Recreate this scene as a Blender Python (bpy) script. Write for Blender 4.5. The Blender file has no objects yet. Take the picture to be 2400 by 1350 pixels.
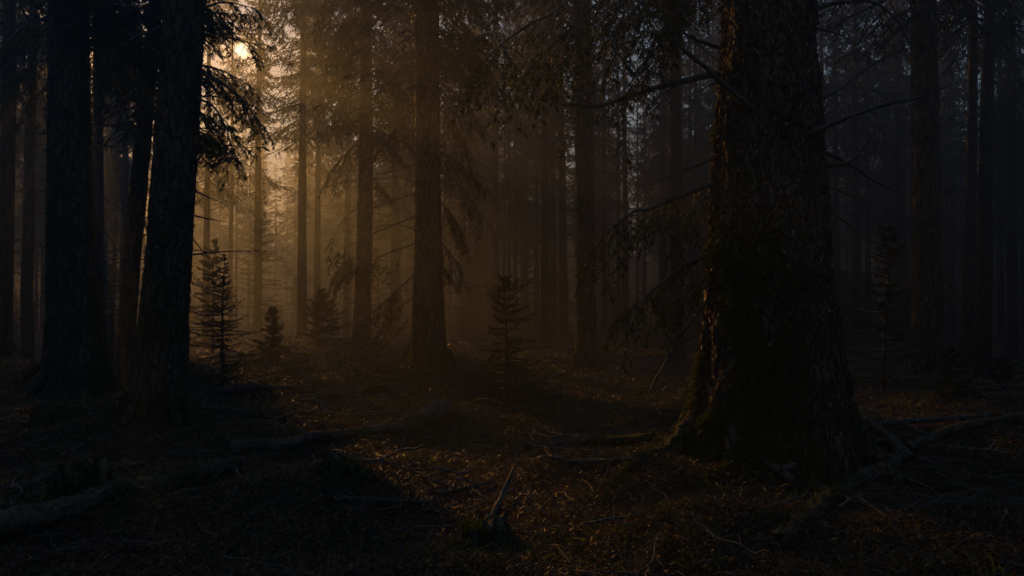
import bpy, math, random
import numpy as np

rng = np.random.default_rng(11)
random.seed(5)
scene = bpy.context.scene
COL = scene.collection
UP = np.array([0., 0., 1.])

# ------------------------------------------------------------------ camera
F = 1867.0
PITCH = math.atan((720 - 675) / F)
CAM = np.array([0., 0., 1.5])

def ray(px, py):
    u = (px - 1200.) / F
    v = (675. - py) / F
    return np.array([u, math.cos(PITCH) - v * math.sin(PITCH), math.sin(PITCH) + v * math.cos(PITCH)])

def at(px, py, D):
    d = ray(px, py)
    return CAM + d * (D / d[1])

cam = bpy.data.cameras.new('camera')
cam.lens = 28.0
cam.sensor_width = 36.0
cam.clip_start = 0.05
cam.clip_end = 2000
cob = bpy.data.objects.new('camera', cam)
COL.objects.link(cob)
cob.location = CAM
cob.rotation_euler = (math.pi / 2 + PITCH, 0, 0)
scene.camera = cob

SUN = ray(565, 118)
SUN = SUN / np.linalg.norm(SUN)
SUN_EL = math.asin(SUN[2])
SUN_AZ = math.atan2(SUN[0], SUN[1]) - math.radians(9.)      # clockwise from +Y
LAMP = np.array([math.sin(SUN_AZ) * math.cos(SUN_EL), math.cos(SUN_AZ) * math.cos(SUN_EL), math.sin(SUN_EL)])

# ------------------------------------------------------------------ noise
def _h(ix, iy, iz):
    h = (ix.astype(np.int64) * 374761393 + iy.astype(np.int64) * 668265263 + iz.astype(np.int64) * 1440662683) & 0xffffffff
    h = ((h ^ (h >> 13)) * 1274126177) & 0xffffffff
    h = h ^ (h >> 16)
    return (h & 0xffff).astype(float) / 32767.5 - 1.0

def noise(x, y, z=0.0):
    x, y, z = np.broadcast_arrays(np.asarray(x, float), np.asarray(y, float), np.asarray(z, float))
    ix, iy, iz = np.floor(x), np.floor(y), np.floor(z)
    fx, fy, fz = x - ix, y - iy, z - iz
    fx, fy, fz = [f * f * f * (f * (f * 6 - 15) + 10) for f in (fx, fy, fz)]
    r = 0
    for a in (0, 1):
        for b in (0, 1):
            for c in (0, 1):
                w = (fx if a else 1 - fx) * (fy if b else 1 - fy) * (fz if c else 1 - fz)
                r = r + w * _h(ix + a, iy + b, iz + c)
    return r

MOUNDS = [(2.5, 7.7, .22, 1.25), (1.55, 7.0, .16, .5), (1.2, 5.6, .10, .35), (.2, 8.8, .08, .3), (-.4, 6.3, -.06, .6), (-2.6, 9.2, .14, .5), (1.5, 6.1, .13, .7), (-6.8, 11.8, .30, 1.8), (-4.6, 10.2, .22, 1.4),
          (-3.6, 17.5, .45, 2.2), (-1.9, 14.5, .15, 1.2), (-1.55, 15.0, .15, .9), (2.0, 15.5, .18, 1.3),
          (-1.5, 7.2, .16, .45), (.45, 7.6, .12, .35), (5.2, 9.5, .25, 1.5), (1.9, 11.0, .12, 1.2),
          (-5.0, 5.0, .12, .9), (6.5, 13.0, .2, 2.0), (-9., 13., .4, 2.), (-.9, 10.4, .12, .5), (3.0, 5.2, .12, .6),
          (-3.4, 25, .5, 4.), (7, 26, .3, 5.), (2., 20., .2, 2.)]

def height(x, y):
    x = np.asarray(x, float)
    y = np.asarray(y, float)
    h = .20 * noise(x / 5.5 + 3, y / 5.5) + .10 * noise(x / 1.6, y / 1.6 + 7, 3) + .058 * noise(x / .55, y / .55, 9) + .018 * noise(x / .2, y / .2, 5)
    h = h + .5 * noise(x / 30, y / 30, 21) * np.clip((y - 25) / 30, 0, 1)
    for mx, my, a, s in MOUNDS:
        h = h + a * np.exp(-((x - mx) ** 2 + (y - my) ** 2) / (2 * s * s))
    near = np.clip((np.hypot(x, y) - 1.5) / 4, 0, 1)
    return h * near - .05

def gz(x, y):
    return float(height(x, y))

def hit(px, py):
    d = ray(px, py)
    t = 1.0
    for _ in range(3000):
        p = CAM + d * t
        if p[2] <= gz(p[0], p[1]):
            break
        t += .02 + .002 * t
        if t > 60:
            break
    return CAM + d * t

# ------------------------------------------------------------------ mesh building
class MB:
    def __init__(self):
        self.v, self.f, self.m, self.n = [], [], [], 0
    def add(self, v, f, mi=0):
        v = np.asarray(v, float).reshape(-1, 3)
        if len(v) == 0:
            return
        f = np.asarray(f, np.int64)
        self.f.append(f + self.n)
        self.m.append(np.full(len(f), mi))
        self.v.append(v)
        self.n += len(v)
    def strips(self, P, W, S, mi=0):
        """P (N,K,3) centre lines, W (N,K) widths, S (N,3) side vectors"""
        N, K, _ = P.shape
        if N == 0:
            return
        off = S[:, None, :] * (W[..., None] * .5)
        V = np.stack([P - off, P + off], 2)
        i = (np.arange(N)[:, None] * K + np.arange(K - 1)[None, :]) * 2
        f = np.stack([i, i + 1, i + 3, i + 2], -1).reshape(-1, 4)
        self.add(V.reshape(-1, 3), f, mi)
    def tubes(self, P, R, sides=4, mi=0, cap=False):
        N, K, _ = P.shape
        if N == 0:
            return
        T = np.gradient(P, axis=1)
        T /= np.linalg.norm(T, axis=2, keepdims=True) + 1e-9
        ref = np.where(np.abs(T[:, :1, 2:3]) > .8, np.array([1., 0, 0]), UP)
        A = np.cross(T, np.broadcast_to(ref, T.shape))
        A /= np.linalg.norm(A, axis=2, keepdims=True) + 1e-9
        B = np.cross(T, A)
        th = np.linspace(0, 2 * np.pi, sides, endpoint=False)
        V = P[:, :, None, :] + R[:, :, None, None] * (A[:, :, None, :] * np.cos(th)[:, None] + B[:, :, None, :] * np.sin(th)[:, None])
        n, k, s = np.meshgrid(np.arange(N), np.arange(K - 1), np.arange(sides), indexing='ij')
        s2 = (s + 1) % sides
        i = lambda kk, ss: (n * K + kk) * sides + ss
        f = np.stack([i(k, s), i(k, s2), i(k + 1, s2), i(k + 1, s)], -1).reshape(-1, 4)
        self.add(V.reshape(-1, 3), f, mi)
    def mesh(self, name, mats, smooth=False):
        me = bpy.data.meshes.new(name)
        V = np.concatenate(self.v)
        Fq = np.concatenate(self.f)
        M = np.concatenate(self.m)
        me.vertices.add(len(V))
        me.vertices.foreach_set('co', V.astype(np.float32).ravel())
        me.loops.add(len(Fq) * 4)
        me.loops.foreach_set('vertex_index', Fq.astype(np.int32).ravel())
        me.polygons.add(len(Fq))
        me.polygons.foreach_set('loop_start', np.arange(0, len(Fq) * 4, 4, dtype=np.int32))
        me.polygons.foreach_set('material_index', M.astype(np.int32))
        if smooth:
            me.polygons.foreach_set('use_smooth', np.ones(len(Fq), bool))
        for m in mats:
            me.materials.append(m)
        me.update(calc_edges=True)
        return me

def link(name, me, parent=None, loc=None):
    o = bpy.data.objects.new(name, me)
    COL.objects.link(o)
    if parent is not None:
        o.parent = parent
    if loc is not None:
        o.location = loc
    return o

def tag(o, label=None, cat=None, group=None, kind=None):
    if label: o['label'] = label
    if cat: o['category'] = cat
    if group: o['group'] = group
    if kind: o['kind'] = kind
    return o

# ------------------------------------------------------------------ materials
def mat(name):
    m = bpy.data.materials.new(name)
    m.use_nodes = True
    nt = m.node_tree
    nt.nodes.clear()
    out = nt.nodes.new('ShaderNodeOutputMaterial')
    return m, nt, out

def N(nt, t, **kw):
    n = nt.nodes.new(t)
    for k, v in kw.items():
        setattr(n, k, v)
    return n

def ramp(nt, src, stops):
    r = N(nt, 'ShaderNodeValToRGB')
    cr = r.color_ramp
    while len(cr.elements) < len(stops):
        cr.elements.new(.5)
    for e, (p, c) in zip(cr.elements, stops):
        e.position = p
        e.color = (*c, 1)
    nt.links.new(src, r.inputs[0])
    return r.outputs[0]

def island_mat(name, stops, rough=.5, transl=0.0, spec=.4):
    m, nt, out = mat(name)
    g = N(nt, 'ShaderNodeNewGeometry')
    c = ramp(nt, g.outputs['Random Per Island'], stops)
    p = N(nt, 'ShaderNodeBsdfPrincipled')
    p.inputs['Roughness'].default_value = rough
    p.inputs['Specular IOR Level'].default_value = spec
    nt.links.new(c, p.inputs['Base Color'])
    if transl:
        t = N(nt, 'ShaderNodeBsdfTranslucent')
        nt.links.new(c, t.inputs['Color'])
        mx = N(nt, 'ShaderNodeMixShader')
        mx.inputs[0].default_value = transl
        nt.links.new(p.outputs[0], mx.inputs[1])
        nt.links.new(t.outputs[0], mx.inputs[2])
        nt.links.new(mx.outputs[0], out.inputs[0])
    else:
        nt.links.new(p.outputs[0], out.inputs[0])
    return m

def bark_mat(name, dark, light, moss, moss_amt, scale=14., bump=.03, rough=.75, crack=1.):
    m, nt, out = mat(name)
    tc = N(nt, 'ShaderNodeTexCoord')
    mp = N(nt, 'ShaderNodeMapping')
    mp.inputs['Scale'].default_value = (1, 1, .28)
    nt.links.new(tc.outputs['Object'], mp.inputs[0])
    n1 = N(nt, 'ShaderNodeTexNoise')
    n1.inputs['Scale'].default_value = scale
    n1.inputs['Detail'].default_value = 7
    n1.inputs['Roughness'].default_value = .65
    nt.links.new(mp.outputs[0], n1.inputs['Vector'])
    vo = N(nt, 'ShaderNodeTexVoronoi', feature='DISTANCE_TO_EDGE')
    vo.inputs['Scale'].default_value = scale * 1.3
    nt.links.new(mp.outputs[0], vo.inputs['Vector'])
    c = ramp(nt, n1.outputs[0], [(.3, dark), (.7, light)])
    ck = ramp(nt, vo.outputs[0], [(.02, (.3, .3, .3)), (.12, (1, 1, 1))])
    cm = N(nt, 'ShaderNodeMixRGB', blend_type='MULTIPLY')
    cm.inputs[0].default_value = crack
    nt.links.new(c, cm.inputs[1])
    nt.links.new(ck, cm.inputs[2])
    c = cm.outputs[0]
    nm = N(nt, 'ShaderNodeTexNoise')
    nm.inputs['Scale'].default_value = 2.2
    nm.inputs['Detail'].default_value = 5
    nt.links.new(tc.outputs['Object'], nm.inputs['Vector'])
    th = ramp(nt, nm.outputs[0], [(.62 - moss_amt * .3, (0, 0, 0)), (.72 - moss_amt * .3, (1, 1, 1))])
    mx = N(nt, 'ShaderNodeMixRGB')
    nt.links.new(th, mx.inputs[0])
    nt.links.new(c, mx.inputs[1])
    mx.inputs[2].default_value = (*moss, 1)
    p = N(nt, 'ShaderNodeBsdfPrincipled')
    p.inputs['Roughness'].default_value = rough
    p.inputs['Specular IOR Level'].default_value = .35
    nt.links.new(mx.outputs[0], p.inputs['Base Color'])
    a = N(nt, 'ShaderNodeMath', operation='ADD')
    nt.links.new(n1.outputs[0], a.inputs[0])
    cl = N(nt, 'ShaderNodeMath', operation='MINIMUM')
    nt.links.new(vo.outputs[0], cl.inputs[0])
    cl.inputs[1].default_value = .15
    ml = N(nt, 'ShaderNodeMath', operation='MULTIPLY')
    nt.links.new(cl.outputs[0], ml.inputs[0])
    ml.inputs[1].default_value = 3.
    nt.links.new(ml.outputs[0], a.inputs[1])
    b = N(nt, 'ShaderNodeBump')
    b.inputs['Strength'].default_value = 1.
    b.inputs['Distance'].default_value = bump
    nt.links.new(a.outputs[0], b.inputs['Height'])
    nt.links.new(b.outputs[0], p.inputs['Normal'])
    nt.links.new(p.outputs[0], out.inputs[0])
    return m

MOSS_C = (.05, .065, .014)
M_BARK = bark_mat('spruce bark', (.035, .025, .018), (.30, .19, .115), MOSS_C, .35, 9., .05)
M_BARK_FAR = bark_mat('distant bark', (.04, .03, .023), (.11, .08, .06), (.05, .055, .025), .1, 8.)
M_WOOD = bark_mat('dead wood', (.06, .048, .038), (.27, .21, .16), (.05, .06, .02), .15, 30., .006, .6, .2)
M_LOG = bark_mat('fallen log bark', (.05, .038, .03), (.27, .195, .14), MOSS_C, .45, 22., .012, .8, .15)
M_NEEDLE = island_mat('spruce needles', [(0, (.03, .045, .014)), (.6, (.065, .085, .022)), (1, (.14, .14, .035))], .45, .5)
M_NEEDLE_FAR = island_mat('distant needles', [(0, (.022, .034, .015)), (1, (.05, .062, .025))], .5, .2)
M_MOSS = island_mat('moss', [(0, (.05, .06, .012)), (.6, (.11, .15, .018)), (1, (.24, .26, .04))], .55, .5)
M_FLAKE = island_mat('bark flakes', [(0, (.03, .022, .016)), (.6, (.10, .065, .042)), (1, (.42, .27, .15))], .5, .2, .4)
M_TWIG = island_mat('thin twigs', [(0, (.035, .024, .017)), (.6, (.09, .06, .042)), (1, (.21, .145, .10))], .6, 0, .3)
M_LITTER = island_mat('dead leaf and needle litter', [(0, (.04, .026, .014)), (.4, (.14, .07, .03)), (.8, (.27, .12, .05)), (1, (.42, .22, .10))], .45, .3, .45)
M_GRASS = island_mat('grass blades', [(0, (.05, .055, .015)), (.6, (.12, .10, .03)), (1, (.26, .19, .08))], .45, .3)

m, nt, out = mat('forest soil')
tc = N(nt, 'ShaderNodeTexCoord')
n1 = N(nt, 'ShaderNodeTexNoise'); n1.inputs['Scale'].default_value = 9; n1.inputs['Detail'].default_value = 9; n1.inputs['Roughness'].default_value = .7
n2 = N(nt, 'ShaderNodeTexNoise'); n2.inputs['Scale'].default_value = .7; n2.inputs['Detail'].default_value = 4
nt.links.new(tc.outputs['Object'], n1.inputs['Vector']); nt.links.new(tc.outputs['Object'], n2.inputs['Vector'])
c1 = ramp(nt, n1.outputs[0], [(.3, (.012, .008, .006)), (.6, (.05, .03, .019)), (.8, (.10, .06, .036))])
c2 = ramp(nt, n2.outputs[0], [(.5, (0, 0, 0)), (.62, (.8, .8, .8))])
mx = N(nt, 'ShaderNodeMixRGB'); nt.links.new(c2, mx.inputs[0]); nt.links.new(c1, mx.inputs[1]); mx.inputs[2].default_value = (.035, .042, .012, 1)
p = N(nt, 'ShaderNodeBsdfPrincipled'); p.inputs['Roughness'].default_value = .85; nt.links.new(mx.outputs[0], p.inputs['Base Color'])
b = N(nt, 'ShaderNodeBump'); b.inputs['Distance'].default_value = .05; nt.links.new(n1.outputs[0], b.inputs['Height']); nt.links.new(b.outputs[0], p.inputs['Normal'])
nt.links.new(p.outputs[0], out.inputs[0])
M_SOIL = m

# ------------------------------------------------------------------ growth helpers
def norm(a):
    return a / (np.linalg.norm(a, axis=-1, keepdims=True) + 1e-9)

def samp(P, t):
    """P (N,K,3), t (N,n) in 0..1 -> points (N,n,3), tangents"""
    Nn, K, _ = P.shape
    f = np.clip(t, 0, .9999) * (K - 1)
    i = f.astype(int)
    fr = (f - i)[..., None]
    r = np.arange(Nn)[:, None]
    a, b = P[r, i], P[r, i + 1]
    return a + (b - a) * fr, norm(b - a)

def plen(P):
    return np.linalg.norm(np.diff(P, axis=1), axis=2).sum(1)

def grow(P, n, t0, ang, frac, droop, K=3, radial=False, curv=.15, mn=0.0, t1=1.0, absl=None):
    """side shoots on every polyline of P. returns (M,K,3)"""
    Nn = len(P)
    t = np.linspace(t0, t1, n)[None, :] + rng.uniform(-.5, .5, (Nn, n)) * (t1 - t0) / n
    t = np.clip(t, 0.02, .995)
    S, T = samp(P, t)
    L = plen(P)[:, None]
    if radial:
        rv = norm(rng.normal(size=S.shape))
        side = norm(rv - (rv * T).sum(-1, keepdims=True) * T)
    else:
        side = norm(np.cross(T, np.broadcast_to(UP, T.shape)))
        sg = np.where((np.arange(n)[None, :] + np.arange(Nn)[:, None]) % 2 == 0, 1., -1.)
        side = side * sg[..., None]
    a = ang * rng.uniform(.75, 1.25, (Nn, n))[..., None]
    d = T * np.cos(a) + side * np.sin(a) + rng.normal(size=S.shape) * .16
    d[..., 2] -= droop * rng.uniform(.4, 1.4, (Nn, n))
    d = norm(d)
    if absl is not None:
        l = absl * rng.uniform(.6, 1.2, (Nn, n))
    else:
        l = (frac * L * (1.02 - t) ** .75 + mn) * rng.uniform(.55, 1.2, (Nn, n))
    s = np.linspace(0, 1, K)
    Q = S[:, :, None, :] + d[:, :, None, :] * (l[..., None] * s)[..., None]
    Q[..., 2] -= curv * (l[..., None] * s * s)
    return Q.reshape(-1, K, 3)

def rside(P):
    d = norm(P[:, -1] - P[:, 0])
    return norm(np.cross(d, rng.normal(size=d.shape)))

def taperW(Nn, K, w, mid=1.0, tip=.15):
    s = np.linspace(0, 1, K)
    prof = np.interp(s, [0, .3, 1], [.5, mid, tip])
    return np.asarray(w).reshape(-1, 1) * np.ones((Nn, 1)) * prof

def taperR(Nn, K, r0, r1):
    s = np.linspace(0, 1, K)
    return np.broadcast_to(np.asarray(r0).reshape(-1, 1) * (1 - s) + r1 * s, (Nn, K)).copy()

def limbs_for_crown(H, z0, Lmax, step, seed, per=4.5, lowsparse=.5, shape=.85, updown=-.12):
    r = np.random.default_rng(seed)
    out_ = []
    z = z0
    while z < H - .15:
        q = (z - z0) / (H - z0)
        L = Lmax * (1 - q) ** shape + .12
        prob = np.clip(lowsparse + q * 3, 0, 1)
        for _ in range(int(per + r.random())):
            if r.random() > prob: continue
            az = r.uniform(0, 2 * np.pi)
            l = L * r.uniform(.6, 1.12)
            e = updown + .75 * q * q + r.normal() * .09
            s = np.linspace(0, 1, 6)
            bx = np.cos(az) * l * s * np.cos(e)
            by = np.sin(az) * l * s * np.cos(e)
            wob = r.normal(size=3) * .05 * l
            bz = z + r.uniform(-.1, .1) + np.sin(e) * l * s - .20 * l * s + .22 * l * np.clip(s - .35, 0, 1) ** 2 * 1.5 - .12 * l * s
            out_.append(np.stack([bx + wob[0] * s * s, by + wob[1] * s * s, bz], -1))
        z += step * r.uniform(.7, 1.3)
    return np.array(out_)

def crown_parts(limbs, n1=12, n2=8, w2=.035, l2=.13, droop=.35):
    T1 = grow(limbs, n1, .15, .95, .34, droop, K=4, curv=.35, mn=.08)
    T2 = grow(T1, n2, .08, .75, .35, .15, K=3, mn=l2 * .5, curv=.1)
    return limbs, T1, T2

def crown_mesh(name, limbs, T1, T2, w2, mats, r0=.022, cull=None):
    mb = MB()
    if cull is not None:
        limbs, T1, T2 = [a[cull(a.mean(1))] for a in (limbs, T1, T2)]
    L = plen(limbs)
    mb.tubes(limbs, taperR(len(limbs), limbs.shape[1], .008 + r0 * L / 2.4, .004), 4, 1)
    mb.strips(T1, taperW(len(T1), 4, w2 * .8, 1, .4), rside(T1), 0)
    mb.strips(T2, taperW(len(T2), 3, w2 * rng.uniform(.7, 1.3, len(T2))), rside(T2), 0)
    return mb.mesh(name, mats)

def dead_twigs(trunk_r, z0, z1, n, lmin, lmax, seed, droop=.15, r0=.011, sub=4, sides=3, azs=None):
    r = np.random.default_rng(seed)
    P = []
    for _ in range(n):
        z = r.uniform(z0, z1)
        az = r.uniform(0, 2 * np.pi) if azs is None else r.choice(azs) + r.normal() * .5
        l = r.uniform(lmin, lmax) * (1 if r.random() < .7 else .45)
        s = np.linspace(0, 1, 6)
        e = r.normal() * .22 + .05
        R = trunk_r(z) * .9
        wob = r.normal(size=3) * .09 * l
        x = np.cos(az) * (R + l * s)
        y = np.sin(az) * (R + l * s)
        zz = z + e * l * s - droop * l * s * s * r.uniform(.3, 2.2)
        P.append(np.stack([x + wob[0] * s * (1 - s) * 3, y + wob[1] * s * (1 - s) * 3, zz + wob[2] * s * (1 - s) * 2], -1))
    P = np.array(P)
    mb = MB()
    L = plen(P)
    mb.tubes(P, taperR(len(P), 6, r0 * (.5 + .6 * L / lmax), r0 * .2), sides, 0)
    if sub:
        Q = grow(P, sub, .3, .6, .35, .12, K=4, curv=.15, mn=.04)
        mb.tubes(Q, taperR(len(Q), 4, r0 * .42, r0 * .12), 3, 0)
    return mb

# ------------------------------------------------------------------ trunks
def trunk_rings(Z, cx, cy, R, sides, amp, freq, lob=0., lobn=5, seed=0, zb=0., flat=.35):
    th = np.linspace(0, 2 * np.pi, sides, endpoint=False)
    C, S = np.cos(th)[None, :], np.sin(th)[None, :]
    Rr = R[:, None]
    zz = Z[:, None]
    n = noise(C * Rr * freq + seed, S * Rr * freq, zz * freq * .22)
    n2 = noise(C * Rr * freq * 2.3 + seed, S * Rr * freq * 2.3, zz * freq * .7 + 9)
    n3 = noise(C * Rr * freq * .25 + seed, S * Rr * freq * .25, zz * .8)
    ridge = 1 - 2.2 * np.abs(n)
    rr = Rr * (1 + .04 * n3) + amp * (np.clip(ridge, -1, 1) * .7 + .35 * n2)
    if lob:
        fall = np.exp(-np.clip(zz - zb, 0, None) / .42)
        lo = .5 * np.cos(lobn * th + seed) + .35 * np.cos((lobn - 2) * th + 2 * seed + 1) + .3 * np.cos((lobn + 3) * th + 3 * seed)
        rr = rr * (1 + lob * fall * lo[None, :])
    V = np.stack([cx[:, None] + rr * C, cy[:, None] + rr * S, np.broadcast_to(zz, rr.shape)], -1)
    return V, rr

def add_grid(mb, V, mi=0):
    K, S, _ = V.shape
    k, s = np.meshgrid(np.arange(K - 1), np.arange(S), indexing='ij')
    s2 = (s + 1) % S
    f = np.stack([k * S + s, k * S + s2, (k + 1) * S + s2, (k + 1) * S + s], -1).reshape(-1, 4)
    mb.add(V.reshape(-1, 3), f, mi)

def flakes(mb, V, n, lo, hi, tilt, mi, zmin, zmax, pw=1.0):
    """small tilted scales standing off a ring surface V (K,S,3)"""
    K, S, _ = V.shape
    zc = V[:, :, 2].mean(1)
    ks = np.where((zc > zmin) & (zc < zmax))[0]
    k = rng.choice(ks, n)
    s = rng.integers(0, S, n)
    P0 = V[k, s]
    c = V[k].mean(1)
    nr = P0 - c
    nr[:, 2] = 0
    nr = norm(nr)
    up = np.array([0, 0, 1.]) + rng.normal(size=(n, 3)) * .35
    tan = norm(np.cross(nr, up))
    d = norm(np.cross(tan, nr)) * np.where(rng.random((n, 1)) < .5, 1, -1) + nr * rng.uniform(0, tilt, (n, 1))
    d = norm(d)
    l = rng.uniform(lo, hi, n) ** pw
    Q = P0[:, None, :] - nr[:, None, :] * .002 + d[:, None, :] * (l[:, None] * np.linspace(0, 1, 3))[..., None] + nr[:, None, :] * (np.array([0, .25, 0]) * 1)[None, :, None] * l[:, None, None] * .4
    mb.strips(Q, taperW(n, 3, l * .45, 1, .5), norm(tan + rng.normal(size=(n, 3)) * .4), mi)

def tufts(V, n, lmin, lmax, zmax, seed, side=None, thr=0.0, zb=0.):
    """moss blades on a ring surface"""
    K, S, _ = V.shape
    zc = V[:, :, 2].mean(1)
    ks = np.where((zc > zb - .1) & (zc < zmax))[0]
    w = np.exp(-(zc[ks] - zb) / (zmax * .35)) + .03
    k = rng.choice(ks, n * 3, p=w / w.sum())
    s = rng.integers(0, S, n * 3)
    P0 = V[k, s]
    c = V[k].mean(1)
    nr = P0 - c; nr[:, 2] = 0
    nr = norm(nr)
    msk = noise(P0[:, 0] * 3 + seed, P0[:, 1] * 3, P0[:, 2] * 1.6) + .9 * np.exp(-(P0[:, 2] - zb) / (.5 if seed != 3 else 1.0)) > thr
    if side is not None:
        msk &= (nr @ side + rng.normal(size=len(nr)) * .3) > (.35 if seed == 3 else .05)
    P0, nr = P0[msk][:n], nr[msk][:n]
    m_ = len(P0)
    d = norm(nr * .8 + rng.normal(size=(m_, 3)) * .7 + np.array([0, 0, -.15]))
    l = rng.uniform(lmin, lmax, m_)
    Q = P0[:, None, :] + d[:, None, :] * (l[:, None] * np.linspace(0, 1, 3))[..., None]
    Q[:, 2, 2] -= l * .35
    mb = MB()
    mb.strips(Q, taperW(m_, 3, l * .22, 1, .25), rside(Q), 0)
    return mb

def snake_root(p0, ang, L, r0, seed):
    """root creeping out over the ground from world point p0"""
    r = np.random.default_rng(seed)
    K = 26
    pts = []
    x, y = p0[0], p0[1]
    a = ang
    for i in range(K):
        s = i / (K - 1)
        rad = r0 * (1 - s) ** .8 + .008
        g = gz(x, y)
        z = g + rad * .1 - .05 * s + max(0, .45 * (1 - s * 3.2)) ** 2 * 1.6
        pts.append((x, y, z))
        a += r.normal() * .13
        x += math.cos(a) * L / K
        y += math.sin(a) * L / K
    P = np.array(pts)[None]
    s = np.linspace(0, 1, K)
    R = (r0 * .8 * (1 - s) ** .8 + .008) * (1 + .2 * r.normal(size=K))
    return P, R[None]

# shared distant tree kinds ------------------------------------------------
def std_r(H, r0):
    return lambda z: r0 * max(0.02, (1 - z / H)) ** .85

KINDS = []
for kk in range(5):
    H = [23, 21, 24, 20, 22][kk]
    z0 = [6.2, 7.4, 8.2, 5.0, 6.6][kk]
    r0 = .20
    Z = np.concatenate([[-.6], np.linspace(-.1, 1, 8), np.linspace(1.3, H, 36)])
    R = np.array([r0 * max(.03, 1 - max(z, 0) / H) ** .85 + .09 * math.exp(-max(z + .1, 0) / .22) for z in Z])
    cx = .06 * np.array([noise(z / 5 + kk * 7, 1.5) for z in Z]) * np.clip(Z / 3, 0, 1)
    cy = .06 * np.array([noise(z / 5 + kk * 7, 8.5) for z in Z]) * np.clip(Z / 3, 0, 1)
    V, _ = trunk_rings(Z, cx, cy, R, 18, .009, 14, .25, 5, kk, -.1)
    mb = MB()
    add_grid(mb, V)
    flakes(mb, V, 1400, .03, .08, .5, 1, 0, 11)
    tm = mb.mesh('trunk', [M_BARK_FAR, M_FLAKE])
    dm = dead_twigs(std_r(H, r0), 1.2, z0 + 2.5, 80, .35, 1.25, 40 + kk).mesh('dead_twigs', [M_WOOD])
    lim = limbs_for_crown(H, z0, [2.3, 1.9, 2.2, 2.1, 2.5][kk], .27, 60 + kk)
    L_, T1, T2 = crown_parts(lim, 11, 8)
    cm = crown_mesh('crown', L_, T1, T2, .042, [M_NEEDLE_FAR, M_WOOD])
    KINDS.append(dict(H=H, z0=z0, r0=r0, trunk=tm, twigs=dm, crown=cm, parts=(L_, T1, T2)))

def ray_dist(P):
    """distance of world points to the line from the lens to the sun, in degrees-like ratio"""
    w = P - CAM
    t = w @ SUN
    d = np.linalg.norm(w - t[..., None] * SUN, axis=-1)
    return d, t

def gap_test(base, rot, s, sz):
    c, si = math.cos(rot), math.sin(rot)
    Rm = np.array([[c, -si, 0], [si, c, 0], [0, 0, 1]])
    def f(p):
        q = (p * np.array([s, s, sz])) @ Rm.T + base
        d, t = ray_dist(q)
        rad = .10 + .008 * t + .16 * noise(q[:, 0] * .8, q[:, 1] * .8, q[:, 2] * .8)
        d2 = np.linalg.norm((q - CAM) - ((q - CAM) @ SUN2)[:, None] * SUN2, axis=-1)
        return (d > rad) & (d2 > rad * .7) & outside_beams(q)
    return f
SUN2 = norm(ray(648, 165)[None])[0]

# slots cut through the crowns so sunlight lands on chosen targets: (q, half width, landing from, landing to)
CA, SA = math.cos(SUN_AZ), math.sin(SUN_AZ)
TE = math.tan(SUN_EL)
TARGETS = [(1.86, 7.5, .30, -15., .4), (1.45, 7.2, .40, -3., .9), (1.1, 7.1, .42, -10., -3.2), (-.35, 6.9, .6, -2.5, 2.5), (-1.7, 8.7, .5, -1., 1.5), (1.4, 12., 1.2, -2.5, 2.3), (2.4, 10.8, .7, -1.5, 2.),
           (-1.93, 14.9, .14, -6., 1.), (1.35, 17.4, .16, -8., 1.), (-4.75, 9.9, .14, -4., .5), (-6.97, 12., .14, -3., .5), (-6.2, 11.95, .12, -3., .3), (-4.95, 10., .12, -9., -3.), (-4.3, 14.4, .35, -2., 2.),
           (.5, 25., .3, -12., 14.), (2.2, 26., .3, -12., 14.), (-2., 27., .25, -8., 8.), (-.7, 30., .3, -12., 14.), (3.6, 30., .3, -12., 14.)]
BEAMS = [(x * CA - y * SA, hw, x * SA + y * CA + lo, x * SA + y * CA + hi) for x, y, hw, lo, hi in TARGETS]
def outside_beams(q):
    u = q[:, 0] * CA - q[:, 1] * SA
    a = q[:, 0] * SA + q[:, 1] * CA - q[:, 2] / TE
    wob = .55 + .9 * noise(q[:, 0] * .6 + 4, q[:, 1] * .6, q[:, 2] * .9)
    ok = np.ones(len(q), bool)
    for q0, hw, lo, hi in BEAMS:
        ok &= ~((np.abs(u - q0) < hw * (.6 + wob)) & (a > lo) & (a < hi))
    return ok
def near_beam(x, y, d=.42):
    u = x * CA - y * SA
    return any(abs(u - b[0]) < b[1] + d for b in BEAMS)
def touches(x, y):
    u = x * CA - y * SA
    return any(abs(u - b[0]) < b[1] + 1.6 for b in BEAMS)

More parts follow.
